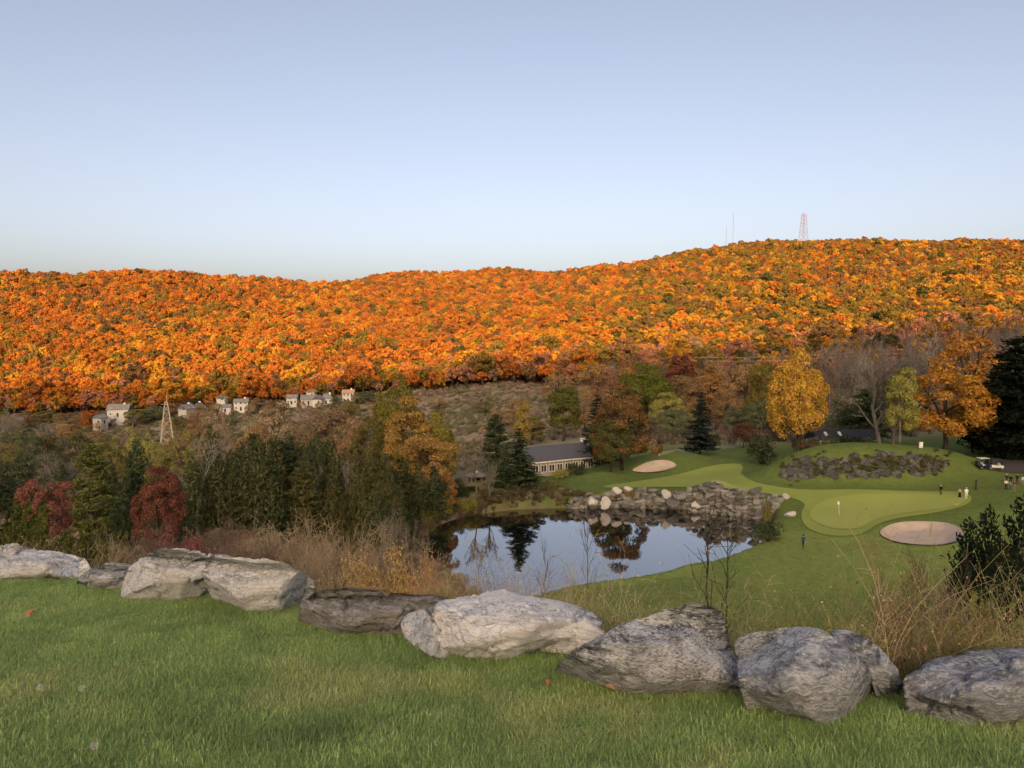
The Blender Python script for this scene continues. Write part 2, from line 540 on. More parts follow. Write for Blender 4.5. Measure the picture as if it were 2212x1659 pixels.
def ground_mat():
    m, t = new_mat('ground'); g = N(t)
    a = g.n('ShaderNodeVertexColor', layer_name='surface').outputs[0]
    co = g.coord('Object')
    n1 = g.noise(co, 0.9, 6, 0.65); n2 = g.noise(co, 7.0, 5, 0.65); n3 = g.noise(co, 0.12, 4, 0.6)
    f = g.math('ADD', g.math('MULTIPLY', n1, 0.8), g.math('MULTIPLY', n2, 0.7))
    f = g.math('ADD', f, g.math('MULTIPLY', n3, 0.5))
    c = g.n('ShaderNodeVectorMath', operation='SCALE'); g.l(a, c.inputs[0]); g.l(f, c.inputs['Scale'])
    g.out(g.bsdf(c.outputs[0], 0.95, 0.05, g.bump(n2, 0.6, 0.06)))
    return m
_me.materials.append(ground_mat())
ground = tag(link('ground', _me), 'grassy slope falling from the lawn into the valley and up the far hills', 'ground', kind='structure')

# --- sheets laid on the ground
def sheet(name, P, lift, mat, step, label, cat, smooth=True):
    """the part of a fine grid that lies inside outline P, with its rim"""
    lo, hi = P.min(0), P.max(0)
    nx, ny = int((hi[0]-lo[0])/step)+2, int((hi[1]-lo[1])/step)+2
    gx, gy = np.meshgrid(lo[0]+np.arange(nx)*step, lo[1]+np.arange(ny)*step)
    x, y = gx.ravel(), gy.ravel()
    s = sdist(x, y, P)
    # pull grid points that lie just outside back on to the rim
    n = len(P); bx = x.copy(); by = y.copy(); best = np.full(x.shape, 1e18)
    for i in range(n):
        ax, ay = P[i]; ex, ey = P[(i+1) % n] - P[i]
        t = np.clip(((x-ax)*ex+(y-ay)*ey)/(ex*ex+ey*ey+1e-12), 0, 1)
        qx, qy = ax+t*ex, ay+t*ey; dd = (x-qx)**2+(y-qy)**2
        m = dd < best; best[m] = dd[m]; bx[m] = qx[m]; by[m] = qy[m]
    out = s > 0
    x = np.where(out, bx, x); y = np.where(out, by, y)
    i = np.arange(ny-1)[:, None]*nx; j = np.arange(nx-1)[None, :]
    Q = np.stack([i+j, i+j+1, i+nx+j+1, i+nx+j], -1).reshape(-1, 4)
    keep = (s[Q] < 0).any(1)
    Q = Q[keep]
    z = G(x, y) + lift if np.isscalar(lift) else lift(x, y)
    used, inv = np.unique(Q.ravel(), return_inverse=True)
    V = np.stack([x, y, z], 1)[used]
    o = link(name, mesh_np(name, V, inv.reshape(-1, 4), [mat], None, smooth))
    return tag(o, label, cat, kind='structure')

def turf_mat(name, a, b, scale=0.25, stripe=0.0):
    m, t = new_mat(name); g = N(t)
    co = g.coord('Object')
    n1 = g.noise(co, scale, 5, 0.6); n2 = g.noise(co, 4.0, 5, 0.7)
    f = g.math('ADD', g.math('MULTIPLY', n1, 0.7), g.math('MULTIPLY', n2, 0.35))
    c = g.ramp(f, [(0.3, a), (0.75, b)])
    g.out(g.bsdf(c, 0.9, 0.1, g.bump(n2, 0.3, 0.03)))
    return m
GREEN_M = turf_mat('putting_turf', (0.25, 0.30, 0.075), (0.32, 0.36, 0.11), 0.12)
COLLAR_M = turf_mat('collar_turf', (0.115, 0.155, 0.035), (0.165, 0.20, 0.05), 0.2)
FAIR_M = turf_mat('fairway_turf', (0.205, 0.265, 0.06), (0.27, 0.32, 0.085), 0.15)
PALE_M = turf_mat('far_fairway_turf', (0.19, 0.20, 0.09), (0.27, 0.265, 0.13), 0.15)
def sand_mat():
    m, t = new_mat('sand'); g = N(t)
    co = g.coord('Object')
    n1 = g.noise(co, 0.5, 6, 0.7); n2 = g.noise(g.coord('Object', (3, 14, 1), (0, 0, 0.5)), 1.0, 3)
    c = g.ramp(n1, [(0.3, (0.43, 0.345, 0.28)), (0.7, (0.55, 0.455, 0.375))])
    g.out(g.bsdf(c, 0.95, 0.05, g.bump(n2, 0.5, 0.05)))
    return m
SAND_M = sand_mat()
def water_mat():
    m, t = new_mat('pond_water'); g = N(t)
    n = g.noise(g.coord('Object', (1, 0.5, 1)), 0.7, 3, 0.5)
    p = g.n('ShaderNodeBsdfPrincipled')
    p.inputs['Base Color'].default_value = (0.82, 0.785, 0.74, 1); p.inputs['Metallic'].default_value = 1.0
    p.inputs['Roughness'].default_value = 0.015
    g.l(g.bump(n, 0.10, 0.02), p.inputs['Normal'])
    d = g.bsdf((0.004, 0.006, 0.007), 0.05, 0.5)
    fr = g.n('ShaderNodeFresnel'); fr.inputs['IOR'].default_value = 2.9
    mx = g.n('ShaderNodeMixShader'); g.l(fr.outputs[0], mx.inputs[0]); g.l(d, mx.inputs[1]); g.l(p.outputs[0], mx.inputs[2])
    g.out(mx.outputs[0])
    return m
_pw = POND + (POND - POND.mean(0)) / np.linalg.norm(POND - POND.mean(0), axis=1)[:, None] * 1.5
sheet('pond_water', _pw, lambda x, y: np.full_like(x, WATER_Z), water_mat(), 2.0, 'still dark pond mirroring the sky and the trees', 'pond')

GREEN = gpoly([(1760,1130),(1745,1112),(1768,1085),(1830,1070),(1950,1068),(2060,1068),(2088,1076),(2080,1092),(2020,1102),(1930,1112),(1885,1124),(1868,1138),(1838,1146),(1795,1144)])
COLLAR = gpoly([(1738,1140),(1728,1110),(1745,1084),(1660,1066),(1560,1056),(1460,1052),(1330,1056),(1290,1052),(1380,1040),(1470,1024),(1520,1011),(1570,1002),(1600,1002),(1606,1012),(1598,1025),(1620,1042),(1680,1054),(1760,1060),(1950,1062),(2075,1061),(2100,1072),(2096,1090),(2030,1108),(1935,1120),(1895,1134),(1870,1152),(1835,1160),(1780,1158)])
sheet('fairway', COLLAR, 0.10, FAIR_M, 0.8, 'pale mown fairway strip curving behind the pond to the flag', 'fairway')
sheet('putting_green', GREEN, 0.17, GREEN_M, 0.8, 'smooth putting green with the white flag', 'putting green')
sheet('sand_bunker', BUNKER_A, 0.16, SAND_M, 0.5, 'far sand bunker on the slope below the dark spruce', 'bunker')
sheet('sand_bunker', BUNKER_B, 0.16, SAND_M, 0.5, 'near oval sand bunker right of the putting green', 'bunker')
FAR_FAIR = gpoly([(1405,985),(1440,972),(1540,962),(1600,956),(1625,958),(1600,966),(1520,974),(1450,984)])
sheet('far_fairway', FAR_FAIR, 0.08, PALE_M, 1.0, 'pale strip of fairway beneath the dark spruce', 'fairway')
# ------------------------------------------------------------------ plants: shapes of height 1
def unit(v): return v / (np.linalg.norm(v, axis=-1, keepdims=True) + 1e-9)

def diamonds(C, Nm, ax, L, W):
    """leaf-shaped faces: centre, normal, long axis hint, half length, half width"""
    Nm = unit(Nm); a = ax - Nm*np.sum(ax*Nm, 1, keepdims=True); a = unit(a); b = np.cross(Nm, a)
    L = np.broadcast_to(L, (len(C),))[:, None]; W = np.broadcast_to(W, (len(C),))[:, None]
    V = np.stack([C - a*L, C + b*W, C + a*L, C - b*W], 1).reshape(-1, 3)
    Q = np.arange(len(C)*4).reshape(-1, 4)
    return V, Q

def sph(rg, n): return unit(rg.normal(size=(n, 3)))

def decid(seed, n, ls, lobes=22, cz=0.6, rx=0.27, rz=0.33, lr=(0.09, 0.15), thin=0.0, skew=0.0):
    rg = np.random.RandomState(seed)
    dirs = sph(rg, lobes*3); dirs = dirs[dirs[:, 2] > -0.75][:lobes]
    lobes = len(dirs)
    Lc = dirs*np.array([rx, rx, rz])*(0.55+0.45*rg.rand(lobes, 1)) + [0, 0, cz]
    Lc[:, :2] *= (1 - skew*(Lc[:, 2:3]-cz)/rz)
    Lr = rg.uniform(*lr, lobes)
    # pruned so that the outline stays uneven
    k = rg.choice(lobes, n*2, p=Lr**2/np.sum(Lr**2))
    d = unit(sph(rg, n*2) + 0.7*unit(Lc[k]-[0, 0, cz-0.1]) + [0, 0, 0.25])
    P = Lc[k] + d*Lr[k][:, None]*(0.55+0.55*rg.rand(n*2, 1)**0.6)*np.array([1, 1, 0.85])
    dep = np.full(len(P), 9.0, np.float32)
    for a_, b_ in zip(Lc, Lr): dep = np.minimum(dep, np.sqrt(((P-a_)**2).sum(1))/b_)
    keep = (dep > 0.62) | (rg.rand(n*2) < 0.25)
    nz = fbm(P, 7.0, 2, 0.5, seed % 13)
    keep &= nz > -0.45 + thin
    P, d = P[keep][:n], d[keep][:n]
    m = len(P)
    V, Q = diamonds(P, d + 0.75*sph(rg, m), sph(rg, m) + [0, 0, -0.3], ls*rg.uniform(0.7, 1.35, m), ls*rg.uniform(0.45, 0.8, m))
    t = MB()
    bend = rg.normal(0, 0.012, (5, 3)); bend[0] = 0
    z = np.linspace(-0.02, 0.62, 5)
    tp = np.stack([bend[:, 0], bend[:, 1], z], 1)
    t.tube(tp, np.linspace(0.021, 0.008, 5), 7)
    for i in rg.choice(lobes, min(11, lobes), False):
        h0 = rg.uniform(0.2, 0.5); a = np.array([np.interp(h0, z, tp[:, 0]), np.interp(h0, z, tp[:, 1]), h0])
        b = Lc[i]; mid = (a+b)/2 + [0, 0, 0.03]
        t.tube([a, mid, b], [0.008, 0.006, 0.003], 5)
        for _ in range(3):
            e = b + rg.normal(0, 0.07, 3); t.tube([mid*(0.5)+b*0.5, e], [0.003, 0.0015], 3)
    return (V, Q), t, rx + lr[1]*0.7

def bare(seed, spread=0.55, up=0.55, twigs=5, lean=(0, 0), trunk=1, rad=0.018):
    rg = np.random.RandomState(seed)
    T, W = MB(), MB()
    def grow(p, d, L, r, lev):
        n = 4 if lev < 2 else 3
        pts = [p]
        for i in range(n):
            d = unit(d + rg.normal(0, 0.13, 3) + np.array([0, 0, 0.06 if lev < 3 else 0.02])); p = p + d*L/n; pts.append(p)
        (T if lev < 3 else W).tube(pts, np.linspace(r, r*0.45, n+1), 6 if lev == 0 else (4 if lev < 3 else 3), cap=False)
        if lev >= 4: return
        k = [6, 5, 5, twigs, 0][lev]
        for i in range(k):
            f = rg.uniform(0.35 if lev == 0 else 0.2, 1.0); q = f*n; a = int(min(q, n-1)); b = pts[a]*(1-(q-a)) + pts[a+1]*(q-a)
            o = sph(rg, 1)[0]; o = unit(o - d*np.dot(o, d))
            nd = unit(d*(1-spread) + o*spread*1.25 + np.array([0, 0, up*0.35]))
            grow(b, nd, L*rg.uniform(0.42, 0.68), max(r*0.5*(1.1-f*0.4), 0.0016), lev+1)
    for q in range(trunk):
        grow(np.array([0.05*q, 0.02*q, -0.02]), unit(np.array([lean[0]+0.12*q, lean[1], 1.0])), 0.5, rad*(1-0.2*q), 0)
    V = np.vstack(T.V+W.V); s = 1.0/V[:, 2].max()
    for M in (T, W): M.V = [v*s for v in M.V]
    hw = np.percentile(np.abs(np.vstack(W.V)[:, :2]), 96)
    return T, W, float(hw)

def sapling(seed):
    rg = np.random.RandomState(seed); T, W = MB(), MB()
    z = np.linspace(-0.02, 1, 9); x = np.cumsum(rg.normal(0, 0.012, 9)) + 0.10*z; y = np.cumsum(rg.normal(0, 0.01, 9))
    P = np.stack([x-x[0], y-y[0], z], 1); T.tube(P, np.linspace(0.0075, 0.0018, 9), 5, cap=False)
    for i in range(15):
        f = rg.uniform(0.3, 0.95)*8; k = int(f); q = P[k]*(1-f+k)+P[min(k+1, 8)]*(f-k); an = rg.rand()*6.283; L = rg.uniform(0.14, 0.34)*(1.15-f/9)
        d = np.array([math.cos(an)*0.75, math.sin(an)*0.75, 0.85]); m = q+d*L*0.5+rg.normal(0, 0.012, 3); e = q+d*L+[0, 0, 0.03]
        T.tube([q, m, e], [0.0032, 0.0024, 0.0014], 3, cap=False)
        for j in range(4):
            b = m+(e-m)*rg.rand(); W.tube([b, b+unit(d+0.9*sph(rg, 1)[0])*rg.uniform(0.05, 0.14)], [0.0014, 0.0009], 3, cap=False)
    return T, W, 0.3

def spruce(seed, levels=30, nb=9, hw=0.23, droop=0.25):
    rg = np.random.RandomState(seed); C, Nn, A, L = [], [], [], []
    for i in range(levels):
        z = 0.1 + 0.89*(i+0.5*rg.rand())/levels; R = hw*(1-z)**0.85*rg.uniform(0.88, 1.1)+0.008
        for b in range(nb):
            an = rg.rand()*6.283; Rb = R*rg.uniform(0.7, 1.1); dr = np.array([math.cos(an), math.sin(an), 0])
            m = max(3, int(11*Rb/hw))
            f = (np.arange(m)+0.6)/m
            p = dr*Rb*f[:, None] + np.stack([0*f, 0*f, z - droop*Rb*f + 0.25*Rb*f**3], 1)
            for side in (-1, 0, 1):
                sv = np.array([-dr[1], dr[0], 0])*side*0.35*Rb*(1-f*0.7)[:, None]*0.6
                C.append(p+sv+rg.normal(0, 0.004, p.shape)); A.append(np.tile(dr+np.array([-dr[1], dr[0], 0])*side*0.8+[0, 0, -0.25], (m, 1)))
                Nn.append(np.tile([0, 0, 1.0], (m, 1))+rg.normal(0, 0.45, p.shape)); L.append(np.full(m, 0.017)+0.06*Rb)
    C, Nn, A, L = map(np.concatenate, (C, Nn, A, L))
    V, Q = diamonds(C, Nn, A, L, L*0.42)
    t = MB(); t.tube([(0, 0, -0.02), (0, 0, 0.5), (0, 0, 0.97)], [0.016, 0.009, 0.002], 7)
    return (V, Q), t, hw

def cedar(seed, n=4200, hw=0.2, pw=0.65):
    """irregular cedar: one to three leaders, each a ragged plume"""
    rg = np.random.RandomState(seed); Vs, Qs, off = [], [], 0
    t = MB(); k = rg.randint(2, 4)
    for b in range(k):
        an0 = rg.rand()*6.283; o = 0 if b == 0 else hw*rg.uniform(0.35, 0.6); top = 1.0 if b == 0 else rg.uniform(0.6, 0.85)
        ox, oy = math.cos(an0)*o, math.sin(an0)*o; m = int(n*(0.5 if b == 0 else 0.5/(k-1)))
        z = 1 - rg.rand(m)**0.6*0.97; an = rg.rand(m)*6.283
        nz = fbm(np.stack([np.cos(an)*1.1+b*7, np.sin(an)*1.1, z*5.5], 1), 1.4, 3, 0.6, seed % 19)
        R = hw*(0.85 if b == 0 else 0.7)*np.clip(1-z, 0, 1)**pw*np.clip(0.8+1.35*nz, 0.12, 1.6)
        r = R*(1-0.5*rg.rand(m)**1.4)
        P = np.stack([ox+np.cos(an)*r, oy+np.sin(an)*r, z*top + rg.normal(0, 0.012, m)], 1)
        out = np.stack([np.cos(an), np.sin(an), 0*z], 1)
        V, Q = diamonds(P, out + 0.8*sph(rg, m), out*0.7 + [0, 0, 0.8] + 0.6*sph(rg, m), rg.uniform(0.012, 0.030, m), rg.uniform(0.006, 0.011, m))
        Vs.append(V); Qs.append(Q+off); off += len(V)
        t.tube([(ox*0.2, oy*0.2, -0.02), (ox, oy, 0.4*top), (ox, oy, 0.96*top)], [0.014, 0.008, 0.002], 6)
    return (np.vstack(Vs), np.vstack(Qs)), t, hw

def pine(seed, hw=0.3):
    rg = np.random.RandomState(seed); C, Nn, A = [], [], []
    t = MB(); t.tube([(0, 0, -0.02), (0.01, 0, 0.5), (0, 0, 0.97)], [0.017, 0.010, 0.003], 7)
    for i in range(12):
        z = 0.16+0.8*i/11
        for b in range(6 if i < 10 else 4):
            an = rg.rand()*6.283; R = hw*(1.05-z)**0.75*rg.uniform(0.6, 1.12); dr = np.array([math.cos(an), math.sin(an), 0])
            tip = dr*R + [0, 0, z+0.10*R+rg.uniform(-0.02, 0.03)]
            t.tube([np.array([0, 0, z-0.01]), tip], [0.004, 0.0015], 4)
            m = int(30+170*R/hw)
            f = rg.uniform(0.28, 1.05, m)[:, None]
            base = np.array([0, 0, z])*(1-f) + tip*f
            C.append(base + rg.normal(0, 1, (m, 3))*np.array([0.024, 0.024, 0.011])*(0.6+f*0.7)); A.append(np.tile(dr+[0, 0, 0.45], (m, 1))+0.7*sph(rg, m)); Nn.append(sph(rg, m)+[0, 0, 0.5])
    C, Nn, A = map(np.concatenate, (C, Nn, A)); m = len(C)
    V, Q = diamonds(C, Nn, A, rg.uniform(0.014, 0.026, m), rg.uniform(0.005, 0.009, m))
    return (V, Q), t, hw

def shrub(seed, n=1500, ls=0.045, hw=0.6, lobes=14):
    rg = np.random.RandomState(seed)
    Lc = np.stack([rg.uniform(-0.42, 0.42, lobes), rg.uniform(-0.42, 0.42, lobes), rg.uniform(0.22, 0.74, lobes)], 1)
    Lc[:, 2] -= 0.45*np.hypot(Lc[:, 0], Lc[:, 1])*0.6
    Lr = rg.uniform(0.16, 0.27, lobes); k = rg.randint(0, lobes, n)
    d = unit(sph(rg, n) + [0, 0, 0.3] + 0.4*Lc[k]*[1, 1, 0])
    P = Lc[k] + d*Lr[k][:, None]*(0.5+0.6*rg.rand(n, 1)); P[:, 2] = np.abs(P[:, 2])
    V, Q = diamonds(P, d+0.8*sph(rg, n), sph(rg, n), ls*rg.uniform(0.6, 1.3, n), ls*0.55*rg.uniform(0.7, 1.2, n))
    t = MB()
    for i in range(lobes):
        t.tube([rg.normal(0, 0.05, 3)*[1, 1, 0]+[0, 0, -0.03], Lc[i]*0.5+[0, 0, 0.02], Lc[i]], [0.02, 0.013, 0.005], 4)
    return (V, Q), t, hw

def brush(seed, stems=55, hw=0.6, sub=4, r0=0.008):
    """leafless twiggy bush"""
    rg = np.random.RandomState(seed); T, W = MB(), MB()
    for i in range(stems):
        an = rg.rand()*6.283; o = rg.rand()**0.6*0.22; sp = rg.rand()**0.8*hw; h = rg.uniform(0.5, 1.0)*(1-0.25*sp/hw)
        a = np.array([math.cos(an)*o, math.sin(an)*o, -0.03]); b = np.array([math.cos(an)*sp, math.sin(an)*sp, h])
        mid = (a+b)/2 + [0, 0, 0.13*h] + rg.normal(0, 0.04, 3)
        p = [a, (a+mid)/2+rg.normal(0, 0.015, 3), mid, (mid+b)/2+rg.normal(0, 0.03, 3)+[0, 0, 0.02], b]
        T.tube(p, np.linspace(r0, r0*0.3, 5), 3, cap=False)
        for s in range(sub):
            q = p[rg.randint(2, 5)]; e = q + sph(rg, 1)[0]*rg.uniform(0.1, 0.26)*[1, 1, 0.7] + [0, 0, 0.09]
            m2 = (q+e)/2+rg.normal(0, 0.02, 3)
            W.tube([q, m2, e], [r0*0.45, r0*0.35, r0*0.2], 3, cap=False)
            for _ in range(2):
                W.tube([m2, m2+sph(rg, 1)[0]*0.10+[0, 0, 0.03]], [r0*0.3, r0*0.18], 3, cap=False)
    return T, W, hw

def juniper(seed, arms=34, hw=0.7):
    rg = np.random.RandomState(seed); C, Nn, A, L = [], [], [], []; t = MB()
    for i in range(arms):
        an = rg.rand()*6.283; R = hw*rg.uniform(0.45, 1.0); h = rg.uniform(0.45, 1.0)*(1.1-0.45*R/hw)
        tip = np.array([math.cos(an)*R, math.sin(an)*R, h]); mid = tip*[0.45, 0.45, 0.35]
        ts = np.linspace(0, 1, 12)[:, None]; arm = 2*ts*(1-ts)*mid + ts**2*tip
        t.tube(arm, np.linspace(0.018, 0.004, 12), 4)
        for j in range(3, 12):
            for s in range(5):
                ax = unit(arm[j]-arm[j-1]+0.75*sph(rg, 1)[0]+[0, 0, 0.25]); l = rg.uniform(0.08, 0.2)*(1.15-j/14)
                m = 16; f = np.linspace(0.05, 1, m)[:, None]
                base = arm[j] + ax*l*f
                C.append(base+rg.normal(0, 0.010, (m, 3))*(1.2-f)); A.append(np.tile(ax, (m, 1))+0.55*sph(rg, m)); Nn.append(sph(rg, m)); L.append(np.full(m, 0.03)*(1.2-0.5*f[:, 0]))
    C, Nn, A, L = map(np.concatenate, (C, Nn, A, L))
    V, Q = diamonds(C, Nn, A, L, L*0.3)
    return (V, Q), t, hw

class Proto: pass
def mk(kind, crown, trunk, hw, leaf=True):
    p = Proto(); p.leaf = leaf
    # every shape is brought to height 1; its half width is measured
    CV = crown[0] if leaf else np.vstack(crown.V)
    s = 1.0/np.percentile(CV[:, 2], 99.9); p.hw = float(np.percentile(np.hypot(CV[:, 0], CV[:, 1]), 95))
    if leaf: crown = (CV*[1, 1, s], crown[1])
    else: crown.V = [v*[1, 1, s] for v in crown.V]
    trunk.V = [v*[1, 1, s] for v in trunk.V]
    if leaf: p.crown = mesh_np(kind+'_crown', crown[0], crown[1], [LEAF])
    else: p.crown = crown.mesh(kind+'_branches', BARK)
    p.trunk = trunk.mesh(kind+'_trunk', BARK, True)
    return p
KIND = {}
KIND['broad'] = [mk('broad', *decid(s, 13000, 0.0115, lobes=60, cz=0.52, rz=0.40, rx=0.30, lr=(0.06, 0.115))) for s in (11, 12, 13)]
KIND['tall'] = [mk('tall', *decid(s, 9000, 0.0115, lobes=56, rx=0.18, rz=0.42, cz=0.54, lr=(0.06, 0.10), skew=0.25)) for s in (21, 22, 23)]
KIND['thin'] = [mk('thin', *decid(s, 6500, 0.0105, lobes=36, rx=0.27, rz=0.40, cz=0.52, lr=(0.06, 0.11), thin=0.2)) for s in (31, 32, 33)]
KIND['cone'] = [mk('cone', *decid(s, 12000, 0.0115, lobes=48, rx=0.29, rz=0.46, cz=0.47, lr=(0.05, 0.10), skew=0.55)) for s in (41, 42)]
KIND['bare'] = [mk('bare', b[1], b[0], b[2], False) for b in (bare(51), bare(52, 0.5, 0.7), bare(53, 0.6, 0.5, 4))]
KIND['vase'] = [mk('vase', b[1], b[0], b[2], False) for b in (bare(61, 0.35, 0.9, 5), bare(62, 0.38, 0.9, 5))]
KIND['sapling'] = [mk('sapling', b[1], b[0], b[2], False) for b in (sapling(65), sapling(66), sapling(67))]
KIND['spruce'] = [mk('spruce', *spruce(71)), mk('spruce', *spruce(72, 26, 8, 0.25, 0.35))]
KIND['cedar'] = [mk('cedar', *cedar(s, 3800, hw, pw)) for s, hw, pw in ((81, 0.24, 0.6), (82, 0.28, 0.5), (83, 0.22, 0.6), (84, 0.3, 0.5), (85, 0.26, 0.55))]
KIND['pine'] = [mk('pine', *pine(91)), mk('pine', *pine(92, 0.34))]
KIND['shrub'] = [mk('shrub', *shrub(s)) for s in (101, 102, 103)]
KIND['bush'] = [mk('bush', *shrub(s, 9000, 0.017, 0.6, 26)) for s in (105, 106, 107)]
KIND['brush'] = [mk('brush', b[1], b[0], b[2], False) for b in (brush(111, 95, 0.6, 5), brush(112, 90, 0.6, 5), brush(113, 70, 0.7, 5))]
KIND['juniper'] = [mk('juniper', *juniper(121)), mk('juniper', *juniper(122, 30, 0.8))]
KIND['hill'] = [mk('hill', *decid(s, 2600, 0.027, lobes=34, rx=0.34, rz=0.32, cz=0.56, lr=(0.07, 0.115))) for s in (131, 132, 133, 134)]

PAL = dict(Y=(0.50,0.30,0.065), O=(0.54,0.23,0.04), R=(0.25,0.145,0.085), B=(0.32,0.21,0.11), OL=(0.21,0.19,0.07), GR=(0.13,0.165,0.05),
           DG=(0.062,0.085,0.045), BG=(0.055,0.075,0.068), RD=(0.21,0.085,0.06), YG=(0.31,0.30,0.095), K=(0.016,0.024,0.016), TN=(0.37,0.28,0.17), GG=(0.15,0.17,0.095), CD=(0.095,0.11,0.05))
BKC = dict(grey=(0.26,0.235,0.21), pale=(0.42,0.38,0.33), dark=(0.07,0.06,0.05), pink=(0.25,0.165,0.14), tan=(0.48,0.38,0.26), brown=(0.17,0.115,0.075))
_rt = random.Random(5)

def plant(name, kind, x, y, h, w, col, label, cat='tree', group=None, var=None, bark='brown', z=None, rz=None, trunk_name='trunk', sink=0.0):
    ps = KIND[kind]; p = ps[(var if var is not None else _rt.randrange(len(ps))) % len(ps)]
    s = w/(2*p.hw)
    e = empty(name, (x, y, (G(x, y) if z is None else z)-sink), _rt.random()*6.283 if rz is None else rz, (s, s, h))
    tag(e, label, cat, group)
    c = link('crown' if p.leaf else 'branches', p.crown, e)
    t = link(trunk_name, p.trunk, e)
    col = PAL.get(col, col) if isinstance(col, str) else col
    j = _rt.uniform(0.9, 1.1)
    bc = BKC.get(bark, bark) if isinstance(bark, str) else bark
    c.color = (*[v*j for v in col], 1) if p.leaf else (*bc, 1)
    t.color = (*bc, 1)
    return e

def ptree(name, kind, px, top, d, wpx, col, label, **k):
    """a plant placed by its photo column, the row of its top, its distance and its width in the photo"""
    x, y, z = on_ground(px, d)
    zt = at(px, top, d)[2]
    h = max(zt - z, 0.3)
    return plant(name, kind, x, y, h, wpx/F*d, col, label, z=z, **k)

# ------------------------------------------------------------------ masses: many copies of a few shapes from one object
def scatter(name, P, protos, scale, rz, col, label, cat, idx=None, tilt=None):
    n = len(P); rg = np.random.RandomState(n % 9973)
    me = mesh_np(name, P, np.zeros((0, 3), int)) if False else bpy.data.meshes.new(name)
    me.vertices.add(n); me.vertices.foreach_set('co', np.asarray(P, np.float32).ravel())
    def att(nm, ty, data, key):
        a = me.attributes.new(nm, ty, 'POINT'); a.data.foreach_set(key, np.ascontiguousarray(data).ravel())
    att('sc', 'FLOAT_VECTOR', np.asarray(scale, np.float32), 'vector')
    rot = np.zeros((n, 3), np.float32); rot[:, 2] = rz
    if tilt is not None: rot[:, :2] = tilt
    att('ro', 'FLOAT_VECTOR', rot, 'vector')
    att('col', 'FLOAT_VECTOR', np.asarray(col, np.float32), 'vector')
    att('idx', 'INT', (rg.randint(0, len(protos), n) if idx is None else idx).astype(np.int32), 'value')
    c = bpy.data.collections.new(name+'_shapes')
    for i, m in enumerate(protos):
        c.objects.link(bpy.data.objects.new('%s_shape_%02d' % (name, i), m))
    gt = bpy.data.node_groups.new(name, 'GeometryNodeTree')
    gt.interface.new_socket('Geometry', in_out='INPUT', socket_type='NodeSocketGeometry')
    gt.interface.new_socket('Geometry', in_out='OUTPUT', socket_type='NodeSocketGeometry')
    g = N(gt)
    i_, o_ = g.n('NodeGroupInput'), g.n('NodeGroupOutput')
    iop = g.n('GeometryNodeInstanceOnPoints'); iop.inputs['Pick Instance'].default_value = True
    ci = g.n('GeometryNodeCollectionInfo'); ci.inputs[0].default_value = c
    ci.inputs['Separate Children'].default_value = True; ci.inputs['Reset Children'].default_value = True
    def na(nm, ty):
        q = g.n('GeometryNodeInputNamedAttribute', data_type=ty); q.inputs['Name'].default_value = nm; return q.outputs['Attribute']
    e2r = g.n('FunctionNodeEulerToRotation')
    g.l(na('ro', 'FLOAT_VECTOR'), e2r.inputs[0])
    g.l(i_.outputs[0], iop.inputs['Points']); g.l(ci.outputs[0], iop.inputs['Instance'])
    g.l(na('idx', 'INT'), iop.inputs['Instance Index']); g.l(e2r.outputs[0], iop.inputs['Rotation']); g.l(na('sc', 'FLOAT_VECTOR'), iop.inputs['Scale'])
    g.l(iop.outputs[0], o_.inputs[0])
    o = link(name, me)
    md = o.modifiers.new('copies', 'NODES'); md.node_group = gt
    return tag(o, label, cat, kind='stuff')

def mass_mesh(name, kind_out, leaf=True):
    """crown and trunk of one shape in one mesh for use in a mass"""
    crown, trunk = kind_out[0], kind_out[1]
    if leaf: V1, Q1 = crown
    else: V1, Q1 = np.vstack(crown.V), np.vstack(crown.Q)
    V2, Q2 = np.vstack(trunk.V), np.vstack(trunk.Q)
    fm = np.concatenate([np.zeros(len(Q1)), np.ones(len(Q2))])
    return mesh_np(name, np.vstack([V1, V2]), np.vstack([Q1, Q2+len(V1)]), [LEAFI if leaf else TWIGI, BARKI], fm)
TWIGI = bark_mat('twigs_mass', True); 
for _n in TWIGI.node_tree.nodes:
    if _n.type == 'ATTRIBUTE': _n.attribute_name = 'col'
